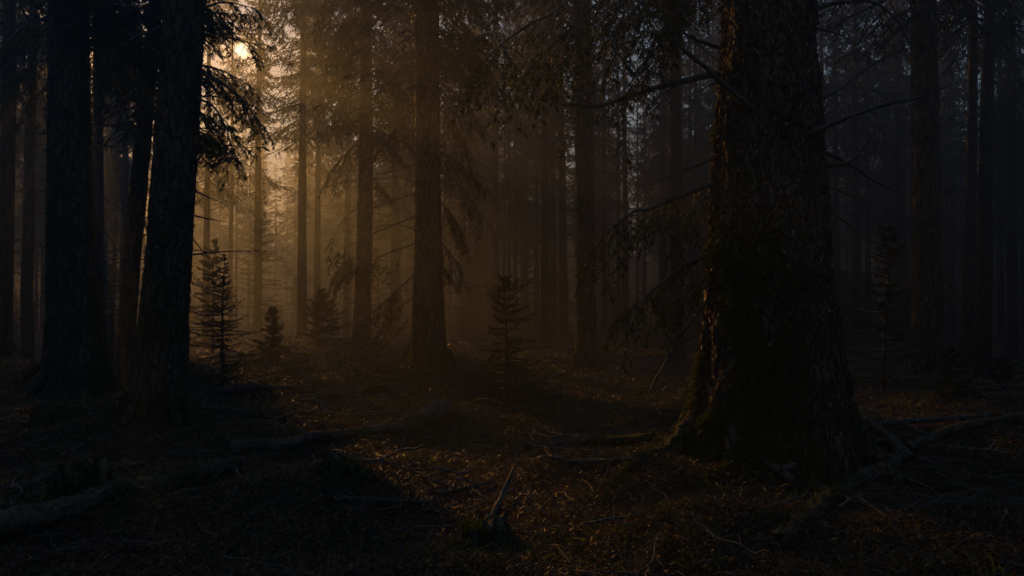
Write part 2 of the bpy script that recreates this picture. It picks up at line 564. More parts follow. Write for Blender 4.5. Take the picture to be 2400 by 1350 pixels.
placed = []
def spruce(px, D, wpx, label, lean=0., kind=None, group=None, xy=None, hs=None, spin=None, flip=None):
    k = kind if kind is not None else random.randrange(5)
    K = KINDS[k]
    if xy is None:
        x, y = (px - 1200) / F * D, D
    else:
        x, y = xy
    rad = wpx / F * y / 2
    s = rad / (K['r0'] * .9)
    sz = hs if hs else random.uniform(.9, 1.1)
    sc = max(.55, min(1.3, s))
    rot = random.uniform(0, 6.28) if spin is None else spin
    z = gz(x, y) - .05
    t = link('spruce_tree', None, None, (x, y, z))
    t.rotation_euler = (0, lean, 0)
    tag(t, label, 'tree', group)
    o = link('trunk', K['trunk'], t); o.scale = (s, s, sz); o.rotation_euler.z = rot
    o = link('dead_twigs', K['twigs'], t); o.scale = (sc, sc, sz); o.rotation_euler.z = rot
    cs = max(.8, min(1.15, s))
    me = K['crown']
    base = np.array([x, y, z])
    tt = max(0, (y * SUN[1] + x * SUN[0]))
    lat = abs(x - y * SUN[0] / SUN[1])
    if (lat < 3.2 and y < 75) or (y < 66 and touches(x, y)):
        me = crown_mesh('crown', *K['parts'], .042, [M_NEEDLE_FAR, M_WOOD], cull=gap_test(base, rot, cs, sz))
    o = link('crown', me, t); o.scale = (cs, cs, sz); o.rotation_euler.z = rot
    placed.append((x, y))
    return t

# ------------------------------------------------------------------ hero trunks
def hero(name_label, D, prof, base_py, H, seed, sides, amp, freq, dz, lob, flake_n, moss_n, crown_kind=None, crown_scale=1., moss_side=None,
         twig=None, roots=(), lobn=5, crown_dz=0., mosszmax=2.5, crown_base=None):
    prof = sorted(prof, key=lambda q: -q[0])
    pz, pc, pr = [], [], []
    for y, xl, xr in prof:
        a, b_ = at(xl, y, D), at(xr, y, D)
        pz.append((a[2] + b_[2]) / 2); pc.append((a[0] + b_[0]) / 2); pr.append((b_[0] - a[0]) / 2)
    zb = pz[0]
    pz = [zb - .5] + pz; pc = [pc[0]] + pc; pr = [pr[0] * 1.1] + pr
    ztop, rtop = pz[-1], pr[-1]
    sl = (pc[-1] - pc[-3]) / (pz[-1] - pz[-3])
    sl = max(-.05, min(.05, sl))
    Zt = np.linspace(ztop, H, 24)[1:]
    pz = np.array(pz + list(Zt)); pc = np.array(pc + [pc[-1] + sl * (z - ztop) for z in Zt])
    pr = np.array(pr + [rtop * max(.03, 1 - (z - ztop) / (H - ztop)) ** .9 for z in Zt])
    zvis = ztop + .6
    Z = np.concatenate([np.arange(zb - .5, zvis, dz), np.arange(zvis + .2, H, .35)])
    pr = np.maximum(pr - amp * .55, pr * .6)
    # smooth interpolation of the outline
    def sm(a):
        v = np.interp(Z, pz, a)
        w = max(3, int(.25 / dz) | 1)
        k = np.ones(w) / w
        vp = np.pad(v, w // 2, mode='edge')
        return np.convolve(vp, k, 'valid')
    cx, R = sm(pc), sm(pr)
    x0, y0 = float(cx[0]), D
    z0 = gz(x0, y0)
    V, rr = trunk_rings(Z, cx, np.full(len(Z), D), R, sides, amp, freq, lob, lobn, seed, zb)
    mb = MB()
    V = V - np.array([x0, y0, z0])
    add_grid(mb, V)
    if flake_n:
        flakes(mb, V, flake_n, .018, .06, .7, 1, -.2, zvis - z0)
    t = link('spruce_tree', None, None, (x0, y0, z0))
    tag(t, name_label, 'tree')
    o = link('trunk', mb.mesh('trunk', [M_BARK, M_FLAKE]), t)
    info = dict(root=t, base=np.array([x0, y0, z0]), cx=lambda z: float(np.interp(z, Z, cx)), r=lambda z: float(np.interp(z, Z, R)), D=D)
    for i, (ang, L, r0, off) in enumerate(roots):
        rb = float(np.interp(zb + .05, Z, R)) * off
        p0 = (x0 + math.cos(ang) * rb, y0 + math.sin(ang) * rb)
        P, Rr = snake_root(p0, ang, L, r0, seed * 31 + i)
        m2 = MB()
        Pl = P - info['base']
        m2.tubes(Pl, Rr, 12, 0)
        rt = link('root', m2.mesh('root', [M_BARK]), t)
        if moss_n:
            nb = int(2200 * L)
            q, tg = samp(Pl, rng.random((1, nb)))
            q = q[0]
            ri = np.interp(rng.random(nb), [0, 1], [r0 * .8, r0 * .2])
            up = norm(rng.normal(size=(nb, 3)) * .8 + UP * .9)
            st = q + up * ri[:, None] * .8
            d = norm(up + rng.normal(size=(nb, 3)) * .6)
            l = rng.uniform(.015, .05, nb)
            Q = st[:, None, :] + d[:, None, :] * (l[:, None] * np.linspace(0, 1, 3))[..., None]
            m3 = MB(); m3.strips(Q, taperW(nb, 3, l * .25, 1, .3), rside(Q), 0)
            mo = link('moss', m3.mesh('moss', [M_MOSS]), rt); mo['kind'] = 'stuff'
    if moss_n:
        m3 = tufts(V, moss_n, .015, .055 if seed != 3 else .085, mosszmax, seed, moss_side, .15, zb - z0)
        mo = link('moss', m3.mesh('moss', [M_MOSS]), t); mo['kind'] = 'stuff'
    if twig:
        zlo, zhi, n, lmin, lmax, r0 = twig
        mt = dead_twigs(lambda z: info['r'](z + z0) if True else 0, zlo, zhi, n, lmin, lmax, seed + 5, r0=r0, sub=5, sides=4)
        # follow the leaning axis
        for a in mt.v:
            a[:, 0] += np.interp(a[:, 2] + z0, Z, cx) - x0
        o = link('dead_twigs', mt.mesh('dead_twigs', [M_WOOD]), t)
    if crown_kind is not None:
        K = KINDS[crown_kind]
        ang = seed * 1.3
        cb = crown_base if crown_base is not None else 0.
        L_, A_, B_ = K['parts']
        zc = K['z0'] * 1.0
        off = np.array([info['cx'](10) - x0, 0, cb])
        me = crown_mesh('crown', L_, A_, B_, .042, [M_NEEDLE_FAR, M_WOOD], cull=gap_test(info['base'] + off, ang, crown_scale, 1.))
        o = link('crown', me, t, tuple(off)); o.scale = (crown_scale, crown_scale, 1); o.rotation_euler.z = ang
    placed.append((x0, D))
    return info

def limb(info, a, tip, dtip=0., mids=(), r0=.02, live=1., twl=.3, n1=14, droop=.5, label=None, sag=0., needles=True, sub=6, d0=0., w=.0088, nl=.027):
    """a real branch on a hero tree: root point / tip given where they stand, optional bends"""
    D = info['D']
    pts = [at(a[0], a[1], D + d0)]
    n = len(mids) + 1
    for i, q in enumerate(mids):
        pts.append(at(q[0], q[1], D + d0 + (dtip - d0) * (i + 1) / n))
    pts.append(at(tip[0], tip[1], D + dtip))
    # begin inside the trunk
    z = pts[0][2]
    c = np.array([info['cx'](z), D, z - .03])
    pts[0] = pts[0] + (c - pts[0]) * .15
    P = np.array(pts)
    # resample with a Catmull-Rom curve
    Pp = np.vstack([2 * P[0] - P[1], P, 2 * P[-1] - P[-2]])
    res = []
    for i in range(1, len(Pp) - 2):
        for s in np.linspace(0, 1, 9)[:-1] if i < len(Pp) - 3 else np.linspace(0, 1, 9):
            p0, p1, p2, p3 = Pp[i - 1], Pp[i], Pp[i + 1], Pp[i + 2]
            res.append(.5 * (2 * p1 + (p2 - p0) * s + (2 * p0 - 5 * p1 + 4 * p2 - p3) * s * s + (3 * p1 - p0 - 3 * p2 + p3) * s ** 3))
    P = np.array(res)
    L = np.linalg.norm(np.diff(P, axis=0), axis=1).sum()
    s = np.linspace(0, 1, len(P))
    P[:, 2] += -sag * L * 4 * s * (1 - s)
    P += np.stack([noise(s * 9 + a[0], 1.), noise(s * 9 + a[0], 5.), noise(s * 9 + a[1], 9.)], -1) * .018 * L * (s * (1.2 - s))[:, None]
    P = (P - info['base'])[None]
    mb = MB()
    Rr = r0 * ((1 - s) ** .75 * .92 + .10) * (1 + .10 * noise(s * 30, a[1]))
    mb.tubes(P, Rr[None], 7, 0)
    root = None
    if live > 0:
        A = grow(P, n1, .12, 1.0, 0, droop, K=5, absl=twl, curv=.5)
        if D > 10.5:
            A = A[outside_beams(A.mean(1) + info['base']) | (rng.random(len(A)) < .3)]
        B = grow(A, 7, .15, .7, .46, .15, K=4, mn=.03, curv=.2)
        if D > 10.5:
            B = B[outside_beams(B.mean(1) + info['base']) | (rng.random(len(B)) < .12)]
        mb.tubes(A, taperR(len(A), 5, r0 * .16 + .0015, .0012), 3, 0)
        mb.tubes(B, taperR(len(B), 4, .0018, .0008), 3, 0)
        br = link('branch', mb.mesh('branch', [M_WOOD]), info['root'])
        nd = MB()
        for X, cnt in ((A, 50), (B, 28)):
            Q = grow(X, int(cnt * live), .05, .95, 0, .05, K=2, radial=True, absl=nl, curv=.0)
            wp = Q.mean(1) + info['base']
            ds, ts = ray_dist(wp)
            k = (ds > .09 + .07 * noise(wp[:, 0] * 5, wp[:, 2] * 5)) & (np.linalg.norm((wp - CAM) - ((wp - CAM) @ SUN2)[:, None] * SUN2, axis=-1) > .07)
            if D > 10.5:
                k &= outside_beams(wp) | (rng.random(len(wp)) < .1)
            Q = Q[k]
            nd.strips(Q, np.full((len(Q), 2), w) * np.array([1, .35]), rside(Q), 0)
        fo = link('foliage', nd.mesh('foliage', [M_NEEDLE]), br)
    else:
        A = grow(P, sub, .2, .75, .22, .12, K=5, mn=.03, curv=.15)
        B = grow(A, 3, .2, .7, .35, .1, K=3, mn=.01)
        mb.tubes(A, taperR(len(A), 5, r0 * .28, r0 * .08), 5, 0)
        mb.tubes(B, taperR(len(B), 3, r0 * .12, r0 * .05), 3, 0)
        br = link('branch', mb.mesh('branch', [M_WOOD]), info['root'])
    return br

# T1 : the huge trunk at the right
T1 = hero('massive old spruce with furrowed mossy bark, the widest trunk of all', 7.5,
          [(-60, 1694, 1906), (100, 1690, 1909), (230, 1682, 1915), (350, 1672, 1924), (500, 1664, 1936), (650, 1656, 1946), (780, 1644, 1956),
           (880, 1630, 1970), (950, 1614, 1988), (1010, 1598, 2006), (1060, 1580, 2026), (1100, 1560, 2050)],
          1090, 24, 3, 420, .046, 8, .02, .13, 24000, 52000, 4, 1.25, norm(np.array([[-1., -.25, 0]]))[0], None,
          [(3.35, 1.5, .10, .8), (4.0, .8, .05, .85), (2.75, 1.0, .08, .8), (5.6, 1.3, .09, .85), (.1, 1.2, .08, .8), (5.2, 1.0, .06, .8)], 6, 0., 3.0, 1.2)
# T2 T3 : the two big trunks at the left
T2 = hero('thick mossy straight spruce at the far left, roots spreading on a hump', 12.,
          [(-60, 118, 204), (120, 117, 206), (300, 117, 210), (480, 117, 217), (620, 117, 224), (740, 115, 232), (830, 110, 243), (890, 100, 256), (930, 88, 268), (960, 76, 280)],
          965, 23, 7, 200, .020, 12, .035, .07, 5000, 9000, 0, 1.15, norm(np.array([[1., -.3, 0]]))[0], (1.0, 9, 46, .3, 1.3, .012),
          [(0.2, 1.0, .09, .85), (3.4, 1.3, .10, .85), (4.2, 1.0, .08, .8), (5.4, .9, .07, .8)], 5, 0., 3.2, -.6)
T3 = hero('large spruce leaning slightly right beside the sun gap, with roots', 10.,
          [(-60, 388, 482), (60, 384, 479), (180, 376, 471), (300, 365, 463), (420, 356, 456), (560, 345, 449), (680, 336, 443), (800, 322, 439), (880, 310, 440), (940, 298, 446), (985, 284, 458)],
          1000, 23, 2, 220, .020, 13, .03, .07, 6000, 9000, 1, 1.1, norm(np.array([[-.6, -.6, 0]]))[0], (1.2, 8, 40, .25, 1.1, .011),
          [(6.0, 1.3, .09, .85), (5.5, 1.0, .07, .8), (3.6, 1.1, .08, .8), (4.4, .8, .07, .85)], 5, 0., 2.6, -.8)
T3b = hero('slanting slimmer spruce squeezed behind the two large trunks on the left', 15.,
           [(-60, 354, 382), (80, 344, 376), (300, 319, 355), (450, 304, 344), (600, 290, 328), (750, 280, 318), (860, 270, 312), (900, 264, 316)],
           905, 22, 12, 90, .012, 12, .05, .12, 2500, 0, 3, 1.0, None, (1.5, 9, 50, .3, 1.2, .011), (), 5, 0., 2., -.3)
T4 = hero('dark upright spruce in the centre with drooping needled branches on both sides', 15.,
          [(-60, 970, 1029), (100, 971, 1030), (300, 973, 1031), (500, 972, 1034), (650, 969, 1037), (760, 967, 1041), (830, 963, 1047), (870, 957, 1053), (900, 948, 1062)],
          905, 23, 5, 150, .014, 13, .035, .16, 4000, 4000, 3, 1.1, norm(np.array([[-1., -.4, 0]]))[0], (.8, 8, 70, .3, 1.4, .011),
          [(3.3, .9, .06, .85), (6.1, .9, .06, .85), (4.5, .6, .05, .85)], 5, 0., 1.8, 0.3)
T5 = hero('straight hazy spruce lit warm brown, next left of the dark centre tree', 22.,
          [(-60, 848, 872), (200, 844, 873), (400, 840, 874), (600, 835, 872), (760, 828, 870), (810, 823, 873), (838, 817, 878)],
          840, 23, 9, 90, .012, 12, .06, .12, 2000, 0, 0, 1.1, None, (1., 9, 70, .3, 1.3, .011), (), 5, 0., 2., .0)
T6 = hero('bare straight spruce right of centre with short stubby dead twigs up its trunk', 17.5,
          [(-60, 1344, 1384), (200, 1346, 1388), (400, 1348, 1391), (600, 1349, 1394), (750, 1349, 1397), (830, 1347, 1400), (868, 1342, 1406), (885, 1338, 1410)],
          885, 23, 15, 120, .013, 13, .045, .12, 3000, 1500, 1, 1.1, norm(np.array([[-1., -.4, 0]]))[0], (.8, 10, 110, .3, .85, .014),
          [(3.4, .5, .04, .85), (6., .5, .04, .85)], 5, 0., 1.2, .5)
T7 = hero('stout spruce with rough bark in the dark right of the giant trunk', 14.,
          [(-60, 2136, 2190), (200, 2138, 2196), (400, 2140, 2200), (600, 2140, 2204), (760, 2138, 2206), (850, 2134, 2210), (900, 2126, 2220), (920, 2120, 2228)],
          925, 23, 21, 130, .014, 13, .04, .14, 3500, 2500, 4, 1.05, norm(np.array([[-1., -.4, 0]]))[0], (.8, 9, 60, .3, 1.2, .011),
          [(3.4, .8, .05, .85), (6., .7, .05, .85)], 5, 0., 1.5, .0)

# branches of T1 ------------------------------------------------------------
limb(T1, (1668, 170), (1308, 242), -.7, [(1560, 200), (1430, 242), (1350, 246)], .032, 0, sub=7)
limb(T1, (1760, 250), (1552, -10), -.9, [(1660, 165), (1580, 90)], .030, 0, sub=5, d0=-.5)
limb(T1, (1668, 112), (1588, 70), -.6, [(1630, 92)], .022, 0, sub=3)
limb(T1, (1666, 365), (1510, 440), -.3, [(1590, 405)], .018, 0, sub=6)
limb(T1, (1664, 425), (1418, 548), -.5, [(1600, 455), (1530, 485), (1470, 505)], .030, 1.0, .40, 18, .8)
limb(T1, (1664, 450), (1580, 560), -.3, [(1630, 480)], .014, .8, .30, 6, 1.0)
limb(T1, (1662, 590), (1460, 745), -.6, [(1600, 625), (1530, 680)], .018, 1.0, .32, 17, .6)
limb(T1, (1660, 640), (1530, 750), -.2, [(1600, 690)], .012, .8, .22, 7, .8)
limb(T1, (1662, 680), (1512, 1000), -.6, [(1610, 765), (1540, 880), (1518, 940)], .018, 0, sub=7)
limb(T1, (1655, 760), (1440, 900), -.5, [(1590, 810), (1520, 860)], .010, 0, sub=6)
limb(T1, (1690, -150), (1128, 138), -1.2, [(1500, -90), (1320, 10), (1210, 80)], .020, 1.0, .55, 26, .8)
limb(T1, (1690, -120), (1230, 175), -.9, [(1540, -70), (1400, 10), (1310, 90)], .020, 1.0, .5, 22, .8)
limb(T1, (1690, -90), (1420, 160), -1.5, [(1600, -60), (1490, 20)], .020, 1.0, .5, 20, .9)
limb(T1, (1690, -60), (1500, 190), -.5, [(1620, -10), (1550, 80)], .022, 1.0, .42, 18, .9)
limb(T1, (1690, -110), (1380, 60), -2.0, [(1570, -60)], .022, .9, .5, 18, .6)
# right side, dead
limb(T1, (1905, 240), (2135, 110), .3, [(1960, 215), (2030, 160)], .022, 0, sub=5)
limb(T1, (1880, 320), (2245, 195), -.6, [(1960, 285), (2060, 250), (2160, 225)], .026, 0, sub=6, d0=-.5)
limb(T1, (1925, 388), (2080, 262), .0, [(1985, 382), (2025, 345)], .024, 0, sub=4)
limb(T1, (1918, 340), (2105, 450), .2, [(1990, 385), (2050, 425)], .018, 0, sub=5)
limb(T1, (1928, 428), (2052, 476), .1, [(1990, 455)], .014, 0, sub=4)
limb(T1, (1930, 480), (2020, 560), .1, [(1975, 515)], .013, 0, sub=4)
limb(T1, (1908, 62), (2002, 98), .0, [(1950, 75)], .016, 0, sub=4)
limb(T1, (1905, 25), (2140, 90), -.2, [(1970, 5), (2060, 10)], .026, 0, sub=6)
limb(T1, (1938, 620), (1962, 655), .0, (), .010, 0, sub=2)
limb(T1, (1690, 0), (1650, 60), .3, (), .016, 0, sub=3)
# branches of T3
limb(T3, (476, 10), (580, 110), -.3, [(520, 50)], .022, .9, .34, 14, .45)
limb(T3, (470, 20), (600, 20), .2, [(530, 5)], .018, .8, .32, 12, .4)
limb(T3, (466, 165), (612, 292), -.3, [(520, 195), (570, 235)], .022, 1., .36, 17, .55)
limb(T3, (466, 150), (585, 200), .4, [(520, 165)], .018, .8, .30, 12, .5)
limb(T3, (460, 225), (545, 360), -.4, [(500, 250), (530, 300)], .018, 1., .30, 13, .6)
limb(T3, (455, 300), (520, 330), .2, (), .014, .8, .28, 10, .6)
limb(T3, (450, 440), (528, 480), .0, [(490, 462)], .013, 0, sub=5)
limb(T3, (446, 500), (530, 520), .0, [(485, 512)], .013, 0, sub=5)
limb(T3, (443, 540), (500, 620), .0, (), .011, 0, sub=5)
limb(T3, (362, 303), (268, 286), -.2, [(320, 303)], .014, 0, sub=4)
limb(T3, (380, 60), (230, 150), -.6, [(310, 90)], .02, 1., .4, 16, .7)
limb(T3, (372, 130), (270, 60), .2, [(320, 90)], .02, .8, .4, 14, .5)
# branches of T2
limb(T2, (206, 20), (345, 75), -.3, [(270, 30)], .028, 1., .5, 20, .6)
limb(T2, (207, 110), (320, 190), -.2, [(260, 130)], .026, 1., .48, 18, .7)
limb(T2, (208, 60), (300, 130), .5, [(250, 80)], .026, 1., .48, 16, .7)
limb(T2, (212, 240), (322, 285), 0, [(260, 250)], .018, .5, .3, 10, .6)
limb(T2, (214, 345), (312, 346), 0, [(260, 342)], .016, 0, sub=5)
limb(T2, (216, 450), (300, 500), 0, [(250, 470)], .014, 0, sub=6)
limb(T2, (118, 40), (-10, 120), -.2, [(60, 60)], .028, 1., .5, 18, .7)
limb(T2, (118, 130), (10, 190), -.4, [(70, 155)], .026, 1., .48, 18, .8)
limb(T2, (118, 200), (50, 290), .2, [(80, 230)], .022, .7, .4, 12, .8)
limb(T2, (118, 445), (-10, 440), 0, [(60, 450)], .015, 0, sub=6)
# branches of T4
for a, tip, mid, lv, tw in [
        ((972, 40), (850, 110), (915, 60), 1., .5), ((972, 110), (880, 190), (930, 140), 1., .5), ((972, 190), (900, 290), (935, 225), 1., .46), ((972, 240), (905, 330), (945, 280), 1., .4),
        ((972, 300), (800, 372), (890, 340), .5, .34), ((972, 385), (775, 432), (880, 410), .6, .38), ((972, 450), (775, 535), (880, 485), 1., .38),
        ((972, 505), (790, 590), (880, 545), .9, .36), ((970, 570), (775, 660), (870, 610), 1., .36), ((968, 640), (860, 740), (920, 690), .8, .3), ((966, 690), (880, 790), (925, 735), .6, .3),
        ((1030, 30), (1120, 110), (1075, 50), 1., .5), ((1030, 110), (1105, 200), (1070, 140), 1., .46), ((1030, 190), (1120, 275), (1075, 225), 1., .44), ((1032, 250), (1090, 350), (1065, 290), .8, .4),
        ((1033, 355), (1130, 430), (1080, 385), 1., .36), ((1033, 400), (1128, 505), (1085, 440), .6, .36), ((1034, 470), (1085, 560), (1065, 510), .7, .32), ((1035, 560), (1085, 670), (1065, 610), .7, .3),
        ((1036, 620), (1075, 700), (1058, 655), .6, .26)]:
    limb(T4, a, tip, random.uniform(-.9, .9), [mid], random.uniform(.014, .022), lv, tw * 1.15, 15, .75, w=.012, nl=.034)
for a, tip, mid, tw in [
        ((848, 10), (690, 60), (770, 15), .6), ((848, 40), (660, 130), (750, 60), .6), ((848, 90), (690, 190), (770, 115), .55), ((846, 150), (720, 250), (790, 180), .5), ((846, 210), (760, 300), (800, 240), .45),
        ((872, 0), (1000, 70), (930, 10), .6), ((872, 70), (990, 160), (930, 90), .6), ((873, 150), (970, 250), (920, 180), .5), ((848, -40), (640, 30), (740, -20), .6), ((848, -60), (620, -10), (740, -50), .6), ((873, 220), (960, 300), (915, 245), .45)]:
    limb(T5, a, tip, random.uniform(-1.6, .8), [mid], .028, 1., tw * 1.6, 22, .7, w=.020, nl=.055)
for a, tip, mid in [((970, -20), (800, 60), (890, -5)), ((970, 20), (790, 120), (880, 45)), ((1030, -40), (1150, 30), (1090, -20)), ((1030, 70), (1140, 150), (1085, 90)), ((970, -80), (760, 0), (860, -60)), ((1030, -90), (1190, -20), (1110, -70)),
                    ((970, 150), (860, 250), (915, 180))]:
    limb(T4, a, tip, random.uniform(-1.4, .9), [mid], .026, 1., .7, 22, .7, w=.013, nl=.036)
for a, tip in [((845, 330), (770, 420)), ((872, 300), (925, 360)), ((872, 420), (930, 500)), ((842, 480), (780, 560)), ((838, 600), (780, 650)), ((848, 120), (760, 190)), ((872, 140), (940, 200)), ((848, 60), (770, 90))]:
    limb(T5, a, tip, random.uniform(-.8, .8), [((a[0] + tip[0]) / 2, (a[1] + tip[1]) / 2 - 12)], .02, .8, .45, 14, .6, w=.018, nl=.05)

# ------------------------------------------------------------------ named middle-distance trees
NAMED = [
    (540, 42, 11, 'thin hazy trunk directly beneath the sun disc', 0, 0, 2),
    (603, 34, 18, 'slender trunk crossing the brightest glow just right of the sun', 0, 0, 1),
    (708, 29, 21, 'hazy trunk in the golden glow, left one of the close pair below the sun gap', 0, 0, 2),
    (742, 38, 15, 'thinner hazy trunk, right one of the close pair below the sun gap', 0, .004, 1),
    (812, 42, 16, 'pale slim trunk standing just left of the warm brown spruce', 0, .004, 0),
    (926, 36, 22, 'faint brown trunk between the warm spruce and the dark centre spruce', 0, 0, 3),
    (1106, 42, 14, 'faint slim trunk right of the centre spruce near its branch tips', 0, 0, 1),
    (1161, 32, 19, 'slim trunk rising directly behind the young spruce in the clearing', 0, 0, 2),
    (1208, 42, 12, 'very thin hazy trunk just right of the one behind the young spruce', 0, 0, 0),
    (1276, 26, 19, 'dark slim trunk standing between the young spruce and the bare straight spruce', 0, 0, 2),
    (1258, 40, 9, 'hair-thin trunk hugging the left side of a darker slim trunk in the haze', 0, 0, 1),
    (1297, 44, 11, 'hair-thin trunk close right of the dark slim trunk in the haze', 0, 0, 4),
    (1416, 38, 13, 'faint trunk just right of the bare straight spruce', 0, 0, 0),
    (1466, 37, 15, 'hazy trunk midway between the bare spruce and the hanging needle spray', 0, 0, 1),
    (1556, 36, 14, 'faint slim trunk seen behind the hanging needle spray', 0, 0, 4),
    (1586, 20, 32, 'medium dark trunk behind the hanging needle sprays of the giant trunk', 0, .0, 2),
    (1634, 34, 14, 'thin trunk almost touching the left edge of the giant trunk', 0, 0, 0),
    (66, 20, 26, 'dark slender trunk left of the far-left mossy spruce', 0, 0, 1),
    (228, 22, 29, 'shadowy trunk close behind the far-left mossy spruce on its right', 0, -.01, 2),
    (287, 38, 15, 'dim thin trunk between the far-left spruce and the slanting one', 0, 0, 3),
    (10, 16, 34, 'dark trunk cut by the left edge of the picture', 0, 0, 2),
    (1962, 32, 15, 'dim trunk just right of the giant trunk', 0, 0, 1),
    (2036, 40, 13, 'barely visible thin trunk behind the young spruce on the right', 0, 0, 0),
    (2108, 33, 17, 'dim thin trunk left of the stout rough spruce on the right', 0, 0, 2),
    (2262, 19, 26, 'left trunk of the leaning pair near the right edge', 0, .035, 1),
    (2300, 16.5, 32, 'right trunk of the leaning pair near the right edge', 0, .035, 2),
    (2372, 22, 22, 'dark trunk at the right edge of the picture', 0, .01, 0),
    (2345, 30, 15, 'dim thin trunk behind the leaning pair', 0, .01, 3),
    (484, 33, 15, 'dim thin trunk just right of the large leaning spruce', 0, 0, 4),
]
for px, D, w, lab, _, lean, kd in NAMED:
    spruce(px, D, w, lab, lean, kd)

# ------------------------------------------------------------------ the deeper forest
SX = SUN[0] / SUN[1]
def try_place(x, y, dmin):
    for a, b_ in placed:
        if (a - x) ** 2 + (b_ - y) ** 2 < dmin * dmin:
            return False
    return True
rf = random.Random(77)
cnt = 0
tries = 0
while cnt < 225 and tries < 20000:
    tries += 1
    y = 29 + 71 * rf.random() ** .9
    x = rf.uniform(-.78, .78) * y
    px = 1200 + x / y * F
    dsun = abs(x - SX * y)
    if y < 62 and dsun < 1.0:
        continue
    if y < 66 and near_beam(x, y, .25):
        continue
    if 640 < px < 700 and y < 38:       # open alley of bright haze
        continue
    if not try_place(x, y, 2.3 if y < 60 else 2.8):
        continue
    if y < 42:
        reg = ('left edge', 'left half', 'golden middle', 'right middle', 'dark right side')[min(4, max(0, int(px / 480)))]
    side = 'left of the sun glow' if px < 480 else 'inside the golden haze' if px < 1130 else 'in the dim brown haze right of centre' if px < 1660 else 'in the blue-black gloom on the right'
    dist = 'slim spruce' if y < 50 else 'faint thin spruce far back'
    spruce(px, y, 1, f'{dist} {side}', rf.uniform(-.012, .012), rf.randrange(5), f'{dist} trees {side}', xy=(x, y), hs=rf.uniform(.85, 1.1))
    o = COL.objects[-1]
    cnt += 1
# give them real girth
for o in [q for q in COL.objects if q.name.startswith('spruce_tree') and q.get('group')]:
    r = rf.uniform(.10, .22) if o.location.y < 48 else rf.uniform(.08, .16)
    for c in o.children:
        s = r / .2
        if c.name.startswith('trunk'):
            c.scale = (s, s, c.scale[2])
        elif c.name.startswith('dead'):
            c.scale = (.95, .95, c.scale[2])
        else:
            q = rf.uniform(.85, 1.1); c.scale = (q, q, c.scale[2])

for i in range(60):
    for _ in range(60):
        y = rf.uniform(36, 64)
        ppx = rf.uniform(980, 1680) if i < 44 else rf.uniform(1940, 2390)
        x = (ppx - 1200) / F * y
        if try_place(x, y, 1.5): break
    k = rf.choice((0, 1, 2, 4))
    r = rf.uniform(.07, .15)
    t = link('spruce_tree', None, None, (x, y, gz(x, y) - .05))
    t.rotation_euler = (0, rf.uniform(-.015, .015), rf.uniform(0, 6))
    sd = 'in the brown haze right of the centre spruce' if i < 44 else 'in the gloom right of the giant trunk'
    tag(t, 'thin bare pole-like trunk ' + sd, 'tree', 'bare pole trunks ' + sd)
    o = link('trunk', KINDS[k]['trunk'], t); o.scale = (r / .2, r / .2, 1)
    o = link('dead_twigs', KINDS[k]['twigs'], t); o.scale = (.7, .7, 1)
    placed.append((x, y))

# ------------------------------------------------------------------ the far-off wood and unseen shading trees round the camera, one mass
rw = np.random.default_rng(5)
xs, ys = [], []
def addpts(n, fx, fy, test):
    x, y = fx(n), fy(n)
    k = test(x, y)
    xs.append(x[k]); ys.append(y[k])
addpts(5200, lambda n: rw.uniform(-290, 290, n), lambda n: rw.uniform(88, 300, n), lambda x, y: np.ones(len(x), bool))
addpts(3600, lambda n: rw.uniform(-150, 150, n), lambda n: rw.uniform(-60, 101, n), lambda x, y: (np.abs(x) > .80 * np.maximum(y, 0) + 7) & (np.hypot(x, y) > 9) )  # unseen trees beside and behind the camera, added to shade the foreground
xs, ys = np.concatenate(xs), np.concatenate(ys)
nT = len(xs)
zs = height(xs, ys)
Hs = rw.uniform(18, 25, nT)
mb = MB()
u = np.linspace(0, 1, 3)
Pt = np.stack([np.repeat(xs[:, None], 3, 1), np.repeat(ys[:, None], 3, 1), zs[:, None] - .5 + (Hs[:, None] + .5) * u], -1)
mb.tubes(Pt, rw.uniform(.12, .24, nT)[:, None] * (1.02 - u), 5, 1)
nb = 70
hh = rw.random((nT, nb)) ** .8
low = np.where(ys > 85, .03, .2)[:, None]
zc = zs[:, None] + Hs[:, None] * (low + (1 - low) * hh)
az = rw.uniform(0, 2 * np.pi, (nT, nb))
ll = (2.3 * (1 - hh) ** .8 + .2) * rw.uniform(.5, 1.15, (nT, nb))
bx, by = xs[:, None] + np.zeros((nT, nb)), ys[:, None] + np.zeros((nT, nb))
B0 = np.stack([bx, by, zc], -1)
dd = np.stack([np.cos(az), np.sin(az), rw.uniform(-.55, -.05, (nT, nb))], -1)
Q = B0[:, :, None, :] + dd[:, :, None, :] * (ll[..., None] * np.linspace(.05, 1, 4))[..., None]
Q = Q.reshape(-1, 4, 3)
W = (ll.reshape(-1, 1) * .34) * np.array([.4, 1, .8, .1])
mb.strips(Q, W, norm(rw.normal(size=(len(Q), 3)) + np.array([0, 0, 1.4])), 0)
tag(link('distant_and_shading_forest', mb.mesh('distant_and_shading_forest', [M_NEEDLE_FAR, M_BARK_FAR])), 'mass of far-off spruces dissolving in the mist behind all single trunks', 'forest', kind='stuff')

# ------------------------------------------------------------------ young spruces

